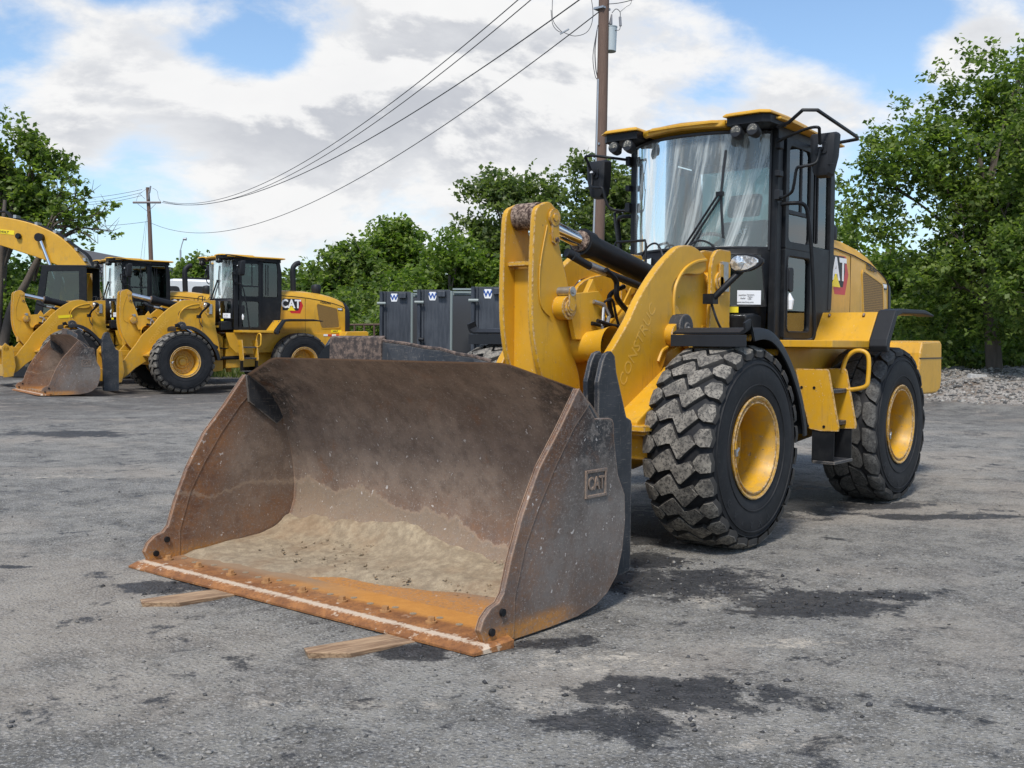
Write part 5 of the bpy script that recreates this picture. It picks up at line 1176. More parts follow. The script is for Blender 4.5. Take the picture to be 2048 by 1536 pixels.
for y0 in (-1.45, -.45):
    vs = [(a, y0, c) for a, c in oo]+[(a, y0, c) for a, c in inn]+[(a, y0+.06, c) for a, c in oo]+[(a, y0+.06, c) for a, c in inn]
    fs = []
    for k in range(4):
        j = (k+1) % 4; fs += [(k, j, 4+j, 4+k), (8+k, 8+j, 12+j, 12+k), (k, j, 8+j, 8+k), (4+k, 4+j, 12+j, 12+k)]
    mb.add(vs, fs)
mb.box(((X0+X1)/2, -.92, Z1+.02), (X1-X0+.1, 1.06, .06)); mb.box(((X0+X1)/2-.12, -.92, Z0+.36), (X1-X0+.3, 1.0, .72))
xc = part(mb, 'cab', BLK, ex, bevel=.01)
mb = MB(); mb.prism(inn, -1.43, -1.42); part(mb, 'cab_window', GLA, xc)
mb = MB(); mb.prism([(inn[0][0], inn[0][1]-.02), (inn[1][0], inn[1][1]-.02), (inn[1][0]-.1, inn[1][1]-.45), (inn[0][0]+.35, inn[0][1]-.42)], -.60, -.58); part(mb, 'seat_panel', YEL, xc)
mb = MB(); mb.box(((X0+X1)/2+.1, -.95, Z0+.95), (.5, .5, .5)); mb.box(((X0+X1)/2+.25, -.95, Z0+1.3), (.14, .45, .5)); part(mb, 'seat', SEAT, xc, bevel=.05)
mb = MB(); mb.box((X1+1.6, .0, Z0-.15), (3.0, 2.6, 1.0)); mb.box((X1+.2, .2, Z0-.42), (3.9, 2.4, .3)); part(mb, 'engine_house', YEL, ex, bevel=.05)
for s in (-1, 1):
    mb = MB(); mb.prism(rrect(X0-1.2, .0, X0+2.9, .9, .42, 8), s*1.25-.28, s*1.25+.28); part(mb, 'track', PLA, ex, bevel=.02)

# ---------------------------------------------------------------- vegetation
def f_leaf(nt, b, c0=(.020, .046, .010), c1=(.060, .115, .018), c2=(.105, .160, .030)):
    nt.n.clear(); out = nt.new('ShaderNodeOutputMaterial')
    g = nt.new('ShaderNodeNewGeometry'); r = g.outputs['Random Per Island']; c = nt.obj()
    big = nt.noise(c, 1.3, 4, .6)
    col = nt.mix(r, c0, c1); col = nt.mix(nt.math('MULTIPLY', nt.step(nt.math('ADD', nt.math('MULTIPLY', r, .35), big), .58, .86), .85), col, c2)
    di = nt.new('ShaderNodeBsdfPrincipled'); nt.put(di.inputs['Base Color'], col); di.inputs['Roughness'].default_value = .48; di.inputs['Specular IOR Level'].default_value = .35
    tr = nt.new('ShaderNodeBsdfTranslucent'); nt.put(tr.inputs[0], nt.mix(1.0, col, (1.5, 1.7, .7), 'MULTIPLY'))
    mx = nt.new('ShaderNodeMixShader'); mx.inputs[0].default_value = .50; nt.l.new(di.outputs[0], mx.inputs[1]); nt.l.new(tr.outputs[0], mx.inputs[2]); nt.l.new(mx.outputs[0], out.inputs[0])
def leafmat(name, *a):
    M = bpy.data.materials.new(name); M.use_nodes = True; f_leaf(NT(M.node_tree), None, *a); return M
LF1 = leafmat('leaf_deep_green', (.062, .105, .024), (.150, .215, .052), (.240, .295, .085)); LF2 = leafmat('leaf_fresh_green', (.066, .115, .020), (.160, .235, .046), (.245, .310, .075)); LF3 = leafmat('leaf_dull_green', (.066, .098, .036), (.142, .190, .062), (.210, .250, .095))
BARK = mat('bark', lambda nt, b: {'Base Color': nt.mix(nt.noise(nt.scale(nt.obj(), (6, 6, 1)), 4, 5, .7), (.045, .036, .028), (.16, .13, .105)), 'Normal': nt.bump(nt.noise(nt.scale(nt.obj(), (6, 6, 1)), 5, 5, .7), .6, .02)}, rough=.9)
def leaves(centers, per, size, spread, seed, flat=.8):
    r = np.random.default_rng(seed); N = len(centers)*per
    c = np.repeat(centers, per, 0); d = r.normal(0, 1, (N, 3))*spread*np.array([1, 1, flat]); 
    # leaves gather along a few twigs of each cluster
    tw = r.normal(0, 1, (len(centers), 5, 3)); tw /= np.linalg.norm(tw, axis=2, keepdims=True); pick = r.integers(0, 5, N)
    td = tw[np.repeat(np.arange(len(centers)), per), pick]; t = r.random(N)**.7*spread*2.3
    p = c+td*t[:, None]*np.array([1, 1, flat])+d*.28
    n = r.normal(0, 1, (N, 3)); n[:, 2] = np.abs(n[:, 2])+.5; n /= np.linalg.norm(n, axis=1, keepdims=True)
    a = r.normal(0, 1, (N, 3)); a[:, 2] -= .5; a -= n*(a*n).sum(1, keepdims=True); a /= np.linalg.norm(a, axis=1, keepdims=True); b = np.cross(n, a)
    s = size*(.65+.7*r.random(N))[:, None]; w = .30+.14*r.random(N)[:, None]
    V = np.stack([p-a*s*.5, p+b*s*w+n*s*.10, p+a*s*.55-n*s*.08, p-b*s*w+n*s*.10], 1).reshape(-1, 3)
    F = np.arange(N*4).reshape(-1, 4); return V, F
def crown_points(lobes, n, seed, hollow=.25):
    r = np.random.default_rng(seed); out = []
    vol = np.array([l[3]*l[4]*l[5] for l in lobes]); cnt = (vol/vol.sum()*n).astype(int)
    for l, k in zip(lobes, cnt):
        q = r.normal(0, 1, (k*3, 3)); q /= np.linalg.norm(q, axis=1, keepdims=True)
        rad = hollow+(1-hollow)*r.random((k*3, 1))**.6; q = q*rad
        p = q*np.array(l[3:6])+np.array(l[:3])
        m_ = fbm(p[:, 0]*.9+seed, p[:, 1]*.9+p[:, 2]*1.3, 3, seed) > -.07; p = p[m_][:k]; out.append(p)
    return np.vstack(out)
def tree(name, base, lobes, n, per, leaf, spread, seed, trunk_r, M, trunk_h=None, limbs=26, bare=0, lean=(0, 0)):
    root = empty(name, base); C = crown_points(lobes, n, seed); r = random.Random(seed)
    top = max(l[2]+l[5]*.5 for l in lobes); th = trunk_h or top*.8
    mb = MB(); path = [Vector((0, 0, -.2))]
    for i in range(1, 7): path.append(Vector((lean[0]*i/6+r.uniform(-.1, .1)*i/4, lean[1]*i/6+r.uniform(-.1, .1)*i/4, th*i/6)))
    mb.tube(path, [trunk_r*(1.25-.95*i/6) for i in range(7)], 10)
    part(mb, 'trunk', BARK, root, smooth=50)
    mb = MB(); idx = r.sample(range(len(C)), min(limbs, len(C))); 
    for q in idx:
        P = Vector(C[q]); k = max(1, min(5, int(6*max(.15, (P.z*.55)/th)))); S = path[k]+(path[k+1]-path[k])*r.random() if k < 6 else path[k]
        mid_ = S.lerp(P, .5)+Vector((r.uniform(-.25, .25), r.uniform(-.25, .25), r.uniform(-.1, .35)))
        rr_ = trunk_r*.36*(1-.08*k); pts = catmull([tuple(S), tuple(mid_), tuple(P)], 4); mb.tube(pts, [rr_*(1-.85*i/(len(pts)-1))+.008 for i in range(len(pts))], 6)
        near = sorted(range(len(C)), key=lambda w: (C[w][0]-P.x)**2+(C[w][1]-P.y)**2+(C[w][2]-P.z)**2)[1:5]
        for w in near: mb.tube([tuple(mid_.lerp(P, .6)), tuple(Vector(C[w]).lerp(P, .35)+Vector((0, 0, .06))), tuple(C[w])], [.022, .014, .006], 4)
    for b_ in range(bare):
        P = Vector(C[r.randrange(len(C))])*1.0; P2 = P+Vector((r.uniform(-.6, .6), r.uniform(-.6, .6), r.uniform(.3, 1.1))); mb.tube([tuple(P), tuple(P.lerp(P2, .5)+Vector((.05, 0, .05))), tuple(P2)], [.014, .009, .004], 4)
    part(mb, 'limbs', BARK, root, smooth=50)
    V, F = leaves(C, per, leaf, spread, seed); link('crown', poly_mesh('crown', V, F, M), root)
    return root
def place_tree(name, u, D, M, lobes_px, n, per, leaf, spread, seed, trunk_r, label, base_u=None, group='trees round the edge of the yard', **kw):
    # lobes given as image column, row and half sizes at depth D, turned into metres about the trunk foot
    bu = base_u if base_u is not None else u
    bx, by = spot(bu, D); bz = float(gz0(bx, by)); base = np.array([bx, by, bz]); s = D/FPX
    L = []
    for (lu, lv, ru, rv, dd) in lobes_px:
        c = at(lu, lv, D)-base; c = c+FW*dd; rx = ru*s
        # rotate half sizes: treat as round in plan
        L.append((c[0], c[1], c[2], rx, rx*.9, rv*s))
    t = tree(name, tuple(base), L, n, per, leaf, spread, seed, trunk_r, M, **kw)
    tag(t, label, 'tree', group); return t
T_ = place_tree
T_('broadleaf_tree', 1990, 27, LF1, [(1930, 330, 115, 150, 0), (2030, 220, 95, 150, .3), (1990, 440, 150, 120, 0), (1800, 370, 95, 90, -.3), (1760, 300, 70, 50, 0), (1850, 240, 60, 60, 0), (1750, 460, 70, 45, 0), (1965, 150, 60, 70, 0), (1890, 200, 60, 55, .2), (1740, 390, 60, 70, .4), (1700, 560, 60, 60, .4), (1900, 560, 150, 80, 0), (2090, 400, 120, 260, .5), (1890, 660, 110, 55, .6), (2070, 640, 80, 60, .4), (1970, 610, 70, 40, 1.0), (1985, 665, 75, 38, -1.2), (2050, 690, 60, 30, -.8)], 680, 72, .125, .27, 7, .17, 'tall spreading tree with thin outer leaves standing right of the foreground loader', trunk_h=6.0, limbs=34, bare=10, lean=(.5, -.4))
T_('broadleaf_tree', 2150, 24, LF1, [(2120, 420, 120, 230, 0), (2130, 230, 110, 160, 0), (2080, 560, 110, 120, 0)], 280, 80, .115, .24, 17, .16, 'dense dark tree cut off by the right edge of the photo', limbs=22)
T_('broadleaf_tree', 1780, 33, LF2, [(1740, 530, 80, 110, 0), (1830, 580, 100, 100, 0), (1700, 470, 50, 60, 0), (1900, 640, 120, 80, 0), (1790, 660, 90, 60, 0), (2000, 650, 100, 80, 0)], 300, 62, .17, .32, 27, .16, 'lower bushy green tree behind the hood of the foreground loader', limbs=22)
T_('broadleaf_tree', 1040, 44, LF3, [(1020, 420, 85, 70, 0), (970, 400, 50, 45, 0), (1080, 400, 60, 50, 0), (1030, 510, 100, 70, 0), (960, 480, 50, 40, 0), (1070, 580, 90, 80, 0)], 330, 52, .21, .36, 37, .2, 'tall round crowned tree above the grey containers', limbs=24)
T_('broadleaf_tree', 1200, 40, LF3, [(1180, 380, 50, 50, 0), (1240, 400, 60, 70, 0), (1160, 470, 55, 60, 0), (1230, 500, 70, 80, 0), (1150, 340, 28, 22, 0)], 230, 52, .19, .33, 47, .18, 'thin topped tree behind the wooden utility pole', limbs=22, bare=6)
T_('broadleaf_tree', 800, 50, LF2, [(795, 500, 62, 55, 0), (760, 530, 60, 50, 0), (840, 560, 60, 50, 0), (800, 470, 34, 30, 0)], 230, 52, .22, .38, 57, .2, 'pointed green tree behind the leftmost container', limbs=18)
T_('broadleaf_tree', 900, 41, LF2, [(900, 515, 65, 42, 0), (880, 570, 90, 45, 0), (960, 570, 60, 50, 0)], 220, 52, .19, .34, 67, .16, 'low fresh green tree directly over the containers', limbs=16)
T_('broadleaf_tree', 690, 46, LF1, [(700, 540, 65, 48, 0), (650, 560, 50, 42, 0), (720, 600, 70, 50, 0), (640, 620, 60, 50, 0)], 250, 52, .21, .36, 77, .17, 'rounded green tree over the hood of the middle loader', limbs=16, bare=14)
T_('broadleaf_tree', 600, 55, LF3, [(570, 585, 55, 45, 0), (500, 600, 60, 50, 0), (620, 600, 50, 60, 0)], 170, 52, .26, .44, 87, .16, 'dull green tree behind the cab of the middle loader', limbs=12, bare=10)
T_('broadleaf_tree', 390, 58, LF1, [(390, 560, 40, 40, 0), (345, 590, 45, 50, 0), (440, 600, 50, 50, 0), (400, 545, 22, 30, 0)], 190, 52, .26, .44, 97, .15, 'small tree between the two far loader cabs', limbs=12, bare=8)
T_('broadleaf_tree', 40, 37, LF1, [(40, 330, 75, 80, 0), (-40, 330, 90, 110, 0), (95, 330, 40, 35, 0), (60, 420, 70, 45, 0), (0, 440, 90, 45, 0), (100, 400, 40, 35, 0)], 300, 44, .19, .30, 107, .22, 'leafy tree above the excavator boom at the left edge', base_u=5, trunk_h=6.2, limbs=26)
T_('broadleaf_tree', 30, 40, LF1, [(60, 590, 110, 70, 0), (-40, 600, 90, 80, 0), (160, 620, 70, 60, 0), (250, 620, 80, 50, 0)], 300, 52, .20, .36, 117, .2, 'dark low tree in the shade beneath the boom', limbs=14)
# sparse leaning tree with few leaves, beside the boom
def sparse_tree():
    D = 35.0; bx, by = spot(10, D); base = np.array([bx, by, float(gz0(bx, by))]); root = empty('sparse_tree', tuple(base)); mb = MB(); r = random.Random(4)
    L = lambda u, v, dd=0: tuple(at(u, v, D)-base+FW*dd)
    mb.tube(catmull([L(5, 700), L(22, 620), L(50, 570), L(75, 520), L(95, 490)], 4), [.17-.006*i for i in range(17)], 8)
    mb.tube(catmull([L(-5, 700), L(0, 560), L(4, 480), L(10, 400)], 4), [.14-.007*i for i in range(13)], 8)
    part(mb, 'trunk', BARK, root, smooth=50); mb = MB(); tips = []
    for br in ([(95, 490), (120, 450), (160, 440), (205, 430)], [(95, 490), (125, 468), (165, 465), (205, 490)], [(60, 560), (85, 500), (105, 420), (120, 360)], [(95, 490), (118, 440), (150, 410), (175, 380)], [(95, 490), (130, 450), (145, 400), (150, 370)], [(105, 480), (150, 455), (195, 460), (228, 462)], [(85, 500), (110, 440), (125, 400), (128, 385)], [(118, 455), (150, 450), (180, 440), (210, 400)]):
        pts = catmull([L(*q, r.uniform(-.4, .4)) for q in br], 5); mb.tube(pts, [.05*(1-.9*i/(len(pts)-1))+.004 for i in range(len(pts))], 5)
        for k in range(5, len(pts), 1):
            for _ in range(2):
                P = Vector(pts[k]); Q = P+Vector((r.uniform(-.4, .4), r.uniform(-.4, .4), r.uniform(-.25, .45))); mb.tube([tuple(P), tuple(Q)], [.010, .004], 4)
                if r.random() < .42: tips.append(tuple(Q))
    part(mb, 'limbs', BARK, root, smooth=50)
    V, F = leaves(np.array(tips), 13, .17, .11, 3); link('crown', poly_mesh('crown', V, F, LF1), root)
    tag(root, 'half bare tree with thin twigs over the excavator boom', 'tree', 'trees round the edge of the yard')
sparse_tree()
# thicket and weeds, which read as one mass
def thicket(name, strips, M, leaf, spread, per, seed, lab):
    r = np.random.default_rng(seed); C = []
    for (u0, u1, D, vt, n) in strips:
        u = r.uniform(u0, u1, n); d = D+r.normal(0, .8, n); p = CAM+FW*d[:, None]+RT*((u-1024)/FPX*d)[:, None]
        g = gz0(p[:, 0], p[:, 1]); top = (CAM[2]+(688-vt)/FPX*D); h = g+(top-g)*r.random(n)**.75*(.8+.4*vnoise(u*.03, u*0+seed, seed))
        C.append(np.stack([p[:, 0], p[:, 1], h], -1))
    V, F = leaves(np.vstack(C), per, leaf, spread, seed); tag(link(name, poly_mesh(name, V, F, M)), lab, kind='stuff')
thicket('undergrowth', [(560, 1120, 43, 600, 330), (560, 800, 38, 655, 170), (180, 600, 48, 610, 300), (-120, 260, 37, 600, 260)], LF1, .19, .34, 46, 201, 'tangled dark undergrowth along the back edge of the yard')
thicket('undergrowth', [(1640, 2200, 36, 600, 330), (1640, 2200, 31, 680, 260), (1100, 1660, 42, 610, 240)], LF1, .15, .30, 46, 202, 'shaded bushes behind the gravel bank')
GRS = leafmat('grass_green', (.05, .085, .018), (.11, .15, .035), (.20, .20, .07))
def grass(strips, seed, lab):
    r = np.random.default_rng(seed); V = []
    for (u0, u1, D0, D1, h0, n) in strips:
        D = r.uniform(D0, D1, n); u = r.uniform(u0, u1, n); p = CAM+FW*D[:, None]+RT*((u-1024)/FPX*D)[:, None]; z = gz(p[:, 0], p[:, 1]); a = r.uniform(0, 6.28, n); w = .012+.012*r.random(n); h = h0*(.4+r.random(n)); lx = r.normal(0, .35, (n, 2))*h[:, None]
        dx, dy = np.cos(a)*w, np.sin(a)*w
        V.append(np.stack([np.stack([p[:, 0]-dx, p[:, 1]-dy, z-.01], -1), np.stack([p[:, 0]+dx, p[:, 1]+dy, z-.01], -1), np.stack([p[:, 0]+lx[:, 0], p[:, 1]+lx[:, 1], z+h], -1)], 1))
    V = np.vstack(V).reshape(-1, 3); tag(link('grass', poly_mesh('grass', V, np.arange(len(V)).reshape(-1, 3), GRS)), lab, kind='stuff')
grass([(1700, 2200, 29.5, 34, .30, 9000), (560, 1100, 33, 40, .35, 7000), (-120, 560, 33, 42, .35, 7000)], 5, 'rough grass and weeds growing along the foot of the bushes')

# ---------------------------------------------------------------- utility poles and wires
POLE = mat('pole_wood', lambda nt, b: {'Base Color': nt.mix(nt.noise(nt.scale(nt.obj(), (14, 14, .7)), 3, 6, .7), (.060, .036, .026), (.21, .135, .10)), 'Normal': nt.bump(nt.noise(nt.scale(nt.obj(), (20, 20, .6)), 3, 5, .7), .7, .01)}, rough=.85)
CANM = mat('transformer_grey', col=(.42, .47, .48), rough=.4); WIRE = mat('wire_dark', col=(.045, .047, .052), rough=.6); GALV = mat('galvanised_steel', col=(.36, .38, .40), rough=.45, metal=.5); CER = mat('ceramic', col=(.22, .22, .23), rough=.3)
DN = 27.0
b0 = np.array([*spot(1186, DN), 0]); b0[2] = float(gz0(b0[0], b0[1])); npole = empty('utility_pole', tuple(b0))
LN = lambda u, v, dd=0: tuple(at(u, v, DN)-b0+FW*dd)
topu = 1207
mb = MB(); cl_ = [LN(1188, 740), LN(1196, 500), LN(1203, 250), LN(1208, 0), LN(1212, -170)]; cl_[0] = (0, 0, -.3)
mb.tube(catmull(cl_, 5), [.168-.0022*i for i in range(21)], 18); part(mb, 'pole', POLE, npole, smooth=50)
mb = MB(); mb.tube([LN(1184, 700, -.1), LN(1186, 500, -.1), LN(1194, 250, -.08), LN(1196, 160, -.08)], .028, 10); part(mb, 'conduit', GALV, npole, smooth=50)
c = Vector(LN(1221, 100, .12)); t_ = Vector(LN(1223, 52, .12)); 
mb = MB(); mb.cyl(tuple(c), tuple(t_), .155, n=22); mb.lathe([(0, .165), (.02, .165), (.05, .05), (.07, 0)], tuple(t_), 20, axis='z'); tf = part(mb, 'transformer', CANM, npole, smooth=40)
mb = MB(); mb.tube([LN(1222, 46, .1), LN(1223, 36, .1), LN(1224, 26, .1)], [.05, .035, .018], 10); mb.tube([LN(1240, 34, 0), LN(1241, 52, 0)], .035, 10); part(mb, 'bushing', CER, tf, smooth=40)
mb = MB(); mb.tube(catmull([LN(1224, 26), LN(1232, 18), LN(1240, 24), LN(1240, 36)]), .010, 5); mb.tube(catmull([LN(1241, 52), LN(1238, 60), LN(1228, 60)]), .008, 5); mb.tube(catmull([LN(1240, 24), LN(1252, 14), LN(1262, 6), LN(1266, -20)]), .006, 5)
mb.tube(catmull([LN(1196, 50), LN(1186, 110), LN(1190, 150), LN(1196, 160)]), .010, 5); mb.tube(catmull([LN(1194, 60), LN(1190, 100), LN(1192, 140), LN(1196, 155)]), .014, 5)
for q in ([(1105, -5), (1106, 40), (1124, 64)], [(1180, -20), (1186, 30), (1176, 62), (1150, 72), (1126, 64)], [(1102, 20), (1106, 50), (1120, 64), (1135, 60)]):
    mb.tube(catmull([LN(*p) for p in q], 5), .009, 5)
part(mb, 'service_wire', WIRE, npole, smooth=50)
mb = MB(); mb.tube([LN(1120, 68), LN(1138, 58)], .022, 6); part(mb, 'clamp', GALV, npole)
mb = MB(); mb.box(LN(1204, 18), (.34, .30, .05)); part(mb, 'clamp', GALV, npole)
mb = MB(); mb.box(LN(1197, 290, -.15), (.04, .04, .05)); part(mb, 'clamp', GALV, npole)
mb = MB(); X = _rt; a_ = Vector(LN(1150, -95)); b_ = Vector(LN(1270, -95)); mb.tube([tuple(a_), tuple(b_)], .06, 4); part(mb, 'crossarm', POLE, npole)
tag(npole, 'tall wooden utility pole with a grey transformer behind the foreground loader', 'utility pole', 'utility poles')
DF = 82.0
f0 = np.array([*spot(303, DF), 0]); f0[2] = float(gz0(f0[0], f0[1])); fpole = empty('utility_pole', tuple(f0))
LF_ = lambda u, v, dd=0: tuple(at(u, v, DF)-f0+FW*dd)
mb = MB(); mb.tube([(0, 0, -.2), LF_(302, 520), LF_(299, 440), LF_(295, 375)], [.19, .17, .15, .13], 12); part(mb, 'pole', POLE, fpole, smooth=50)
mb = MB(); a_ = Vector(LF_(268, 406, -.25)); b_ = Vector(LF_(324, 406, -.25)); mb.tube([tuple(a_), tuple(b_)], .085, 4); ca = part(mb, 'crossarm', mat('weathered_arm', col=(.26, .23, .22), rough=.8), fpole)
mb = MB(); mb.tube([LF_(278, 409, -.3), LF_(296, 423, -.2)], .02, 5); mb.tube([LF_(314, 409, -.3), LF_(299, 423, -.2)], .02, 5); part(mb, 'arm_brace', GALV, fpole)
mb = MB(); mb.tube([LF_(300, 387, -.2), LF_(303, 373, -.2)], [.09, .06], 8); mb.tube([LF_(298, 400, -.2), LF_(299, 385, -.2)], .05, 6); part(mb, 'insulator', CER, fpole)
mb = MB(); mb.tube([LF_(291, 443), LF_(280, 530)], .012, 4); mb.tube([LF_(295, 420), LF_(287, 530)], .010, 4)
mb.tube(catmull([LF_(305, 376), LF_(314, 382), LF_(317, 396), LF_(322, 404)]), .012, 4); mb.tube(catmull([LF_(272, 404), LF_(276, 392), LF_(284, 384), LF_(293, 378)]), .012, 4); mb.tube([LF_(280, 388), LF_(290, 398)], .012, 4)
part(mb, 'guy_wire', WIRE, fpole)
tag(fpole, 'distant wooden utility pole with a crossarm above the loader cabs', 'utility pole', 'utility poles')
def cable(P, Q, sag, r, lab, grp='overhead wires'):
    P = np.array(P, float); Q = np.array(Q, float); pts = []
    for i in range(49):
        t = i/48; p = P*(1-t)+Q*t; p[2] -= 4*sag*t*(1-t); pts.append(tuple(p))
    mb = MB(); mb.tube(pts, r, 5); o = part(mb, 'overhead_wire', WIRE, smooth=50); tag(o, lab, 'wire', grp)
cable(at(326, 402, DF), at(1165, -114, DN), 2.3, .016, 'topmost overhead wire between the two poles')
cable(at(326, 403, DF), at(1200, -121, DN), 2.45, .016, 'second overhead wire from the top between the two poles')
cable(at(324, 405, DF), at(1206, -35, DN), 2.0, .019, 'third overhead wire from the top, a little thicker')
cable(at(300, 445, DF), at(1200, 22, DN), 2.7, .015, 'lowest overhead wire sagging between the two poles')
cable(at(296, 443, DF), at(-60, 420, DF+20), .9, .016, 'low wire running left from the distant pole')
for i, (v, vv, lb) in enumerate(((379, 362, 'upper wire running left from the distant pole'), (385, 372, 'middle wire running left from the distant pole'), (391, 368, 'lower of the three wires left of the distant pole crossarm'))):
    cable(at(284, v, DF), at(-90, vv-4*i, DF+18), 1.2+.15*i, .016, lb)
cable(at(1214, 8, DN), at(1290, -10, DN-3), .05, .010, 'short wire leaving the near pole to the right')
# street lamp far behind
s0 = np.array([*spot(362, 95), 0]); s0[2] = float(gz0(s0[0], s0[1])); sl = empty('street_lamp', tuple(s0)); LS = lambda u, v: tuple(at(u, v, 95)-s0)
mb = MB(); mb.tube([(0, 0, 0), LS(361, 500)], [.13, .08], 8); mb.tube([LS(361, 500), LS(364, 488), LS(367, 479)], .05, 6); part(mb, 'pole', GALV, sl, smooth=40)
mb = MB(); mb.tube([LS(366, 478), LS(373, 478)], [.10, .14], 8); part(mb, 'lamp_head', GALV, sl, smooth=40)
tag(sl, 'thin distant street lamp standing over the trees', 'street lamp')

# ---------------------------------------------------------------- grey containers
CONT = mat('container_grey', lambda nt, b: {'Base Color': nt.mix(nt.step(nt.noise(nt.scale(nt.obj(), (4, 4, .6)), 2.5, 5, .65), .35, .7), (.030, .036, .047), (.060, .068, .082))}, rough=.5)
CONI = mat('container_inside', col=(.045, .050, .058), rough=.7); PIPE = mat('grey_green_pipe', col=(.22, .26, .25), rough=.5); BLU = mat('blue_emblem', col=(.02, .08, .32), rough=.4)
cg = [(765, 31.8), (840, 30.0), (948, 27.6), (1014, 25.2)]
for i, (u, D) in enumerate(cg):
    bx, by = spot(u, D); bz = float(gz0(bx, by)); R_ = empty('container', (bx, by, bz)); R_.rotation_euler = (0, 0, math.atan2(-RT[1], -RT[0])+math.pi-.10)
    H = 2.72 if i < 3 else 2.95; W = .86; G = .80; dp = 1.5
    mb = MB(); mb.box((W/2, .03, H/2), (W, .06, H)); mb.box((.10, -.02, H/2), (.012, .05, H)); fp_ = part(mb, 'front_panel', CONT, R_, bevel=.008)
    mb = MB(); mb.box((.03, dp/2+.06, H/2), (.06, dp, H)); mb.box((W+G/2, dp, H/2-.05), (G+W, .05, H-.1)); mb.box((W+G, dp/2, H/2-.1), (.05, dp, H-.2)); mb.box(((W+G)/2, dp/2+.05, .06), (W+G, dp, .12)); part(mb, 'body', CONI, R_)
    mb = MB(); mb.tube([(-.03, -.06, .25), (-.03, -.06, H)], .055, 8); part(mb, 'corner_post', CONT, R_, smooth=40)
    mb = MB(); mb.tube([(W+.035, .0, .1), (W+.035, .0, H-.03)], .040, 8); part(mb, 'door_post', PIPE, R_, smooth=40)
    mb = MB(); mb.tube([(-.14, -.13, H-.36), (.12, -.13, H-.36)], .042, 8); part(mb, 'hinge_bar', PIPE, R_, smooth=40)
    mb = MB(); mb.box((.62, -.06, H-.12), (.22, .14, .16)); part(mb, 'lift_hook', CONT, R_, bevel=.01)
    mb = MB(); mb.box((W+G/2, .25, H+.03), (G*.9, .16, .05)); mb.box((W+G/2, .1, H-.06), (G, .05, .05)); mb.tube([(W, .35, H-.12), (W+G, .5, H-.12)], .035, 6); part(mb, 'top_rail', PIPE, R_)
    mb = MB(); mb.cyl((-.02, -.10, 1.32), (.12, -.12, 1.30), .05, n=10); part(mb, 'latch', PLA, R_, smooth=40)
    sh = [(.26, H-.06), (.44, H-.06), (.46, H-.20), (.43, H-.30), (.27, H-.30), (.24, H-.20)]
    mb = MB(); mb.prism(sh, -.008, -.002); em = part(mb, 'shield_sticker', WHT, R_)
    text('W', 'emblem_lettering', .21, BLU, em, (.35, -.011, H-.185), (1, 0, 0), (0, 0, 1), bold=.008)
    if i in (0, 1):
        mb = MB(); mb.box((W-.14, -.008, .60 if i == 0 else .50), (.30, .006, .26 if i == 0 else .30)); sg = part(mb, 'notice_sticker', WHT, R_)
        text('W', 'emblem_lettering', .15, BLU, sg, (W-.12, -.013, .49 if i else .58), (1, 0, 0), (0, 0, 1), bold=.006)
    tag(R_, ['leftmost tall dark grey steel container with an open side bay', 'second tall grey container from the left, white notice low on its panel', 'third grey container, with the wide dark opening at its left', 'tallest grey container, half hidden by the yellow tilt lever'][i], 'container', 'grey steel containers in a row')

# fence
FEN = mat('rusty_fence', lambda nt, b: {'Base Color': nt.mix(nt.noise(nt.obj(), 20, 4, .7), (.050, .030, .024), (.16, .10, .075))}, rough=.85)
f1 = np.array([*spot(690, 36), 0.]); f2 = np.array([*spot(810, 34), 0.]); fr = empty('pipe_fence', (f1[0], f1[1], float(gz0(f1[0], f1[1])))); dv_ = (f2-f1)
for k in range(7):
    p = dv_*k/6; mb = MB(); mb.tube([(0, 0, 0), (0, 0, 1.75)], .035, 8); part(mb, 'post', FEN, fr, loc=tuple(p), smooth=40)
for z in (1.72, 1.0, .3):
    mb = MB(); mb.tube([(0, 0, z), (dv_[0], dv_[1], z)], .035, 8); part(mb, 'rail', FEN, fr, smooth=40)
tag(fr, 'rusty pipe fence behind the tail of the middle loader', 'fence')

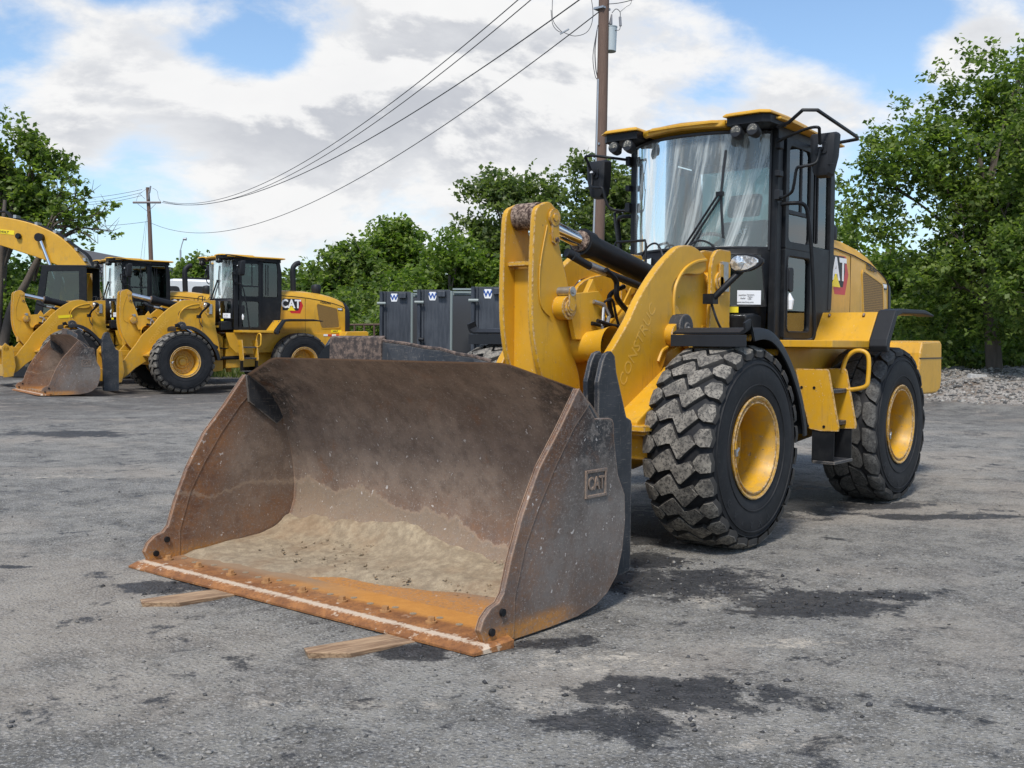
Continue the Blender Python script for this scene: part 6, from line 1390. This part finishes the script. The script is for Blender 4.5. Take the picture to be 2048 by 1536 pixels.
# white van behind the loaders
van = empty('camper_van', (*spot(395, 40), 0)); van.location.z = float(gz0(van.location.x, van.location.y)); van.rotation_euler = (0, 0, math.atan2(-RT[1], -RT[0])+math.pi)
VW = mat('van_white_paint', col=(.62, .64, .66), rough=.3, coat=.4)
mb = MB(); pr = [(-3.1, .45), (-3.2, 1.1), (-2.4, 1.45), (-1.9, 2.3), (-1.5, 3.0), (-1.2, 3.25), (-.6, 3.36), (1.9, 3.30), (2.1, 3.1), (2.15, .45)]
mb.loft([[(x, -.98, z) for x, z in pr], [(x, -1.0, z*.9+.05) for x, z in pr], [(x, 1.0, z*.9+.05) for x, z in pr], [(x, .98, z) for x, z in pr]]); mb = MB(); mb.prism(pr, -.98, .98)
vb = part(mb, 'body', VW, van, bevel=.08)
for (a, b_) in ((-.95, -.35), (.10, .62), (1.0, 1.6)):
    mb = MB(); mb.prism(rrect(a, 2.62, b_, 3.08, .14), -.995, -.975); part(mb, 'window', INK, vb)
for x in (-2.2, 1.3):
    for s in (-1, 1):
        mb = MB(); mb.cyl((x, s*.75, .38), (x, s*1.0, .38), .38, n=24); part(mb, 'wheel', RUB, van, smooth=40)
mb = MB(); mb.prism([(-2.36, 1.50), (-1.92, 2.28), (-1.96, 2.32), (-2.42, 1.52)], -.85, .85); part(mb, 'windscreen', INK, vb)
mb = MB(); mb.box((.75, 0, 3.39), (2.4, 1.5, .05)); part(mb, 'roof_rack', BLK, van)
tag(van, 'tall white camper van behind the two far loaders, seen between their cabs', 'van')
# gabled building behind the trees
hb = empty('building', (*spot(205, 70), 0)); hb.location.z = .6; hb.rotation_euler = (0, 0, math.atan2(-RT[1], -RT[0])+math.pi)
mb = MB(); mb.box((0, 2, 2.6), (5.0, 6, 5.2)); part(mb, 'wall', mat('building_wall', col=(.30, .29, .28), rough=.8), hb)
mb = MB(); mb.prism([(-3.0, 5.2), (-1.2, 6.75), (3.4, 5.9), (3.4, 5.6), (3.0, 5.2)], -1.4, 5.4); part(mb, 'roof', mat('building_roof', col=(.12, .12, .13), rough=.7), hb, bevel=.02)
tag(hb, 'distant building with a low dark grey roof left of the far loader cab', 'building')
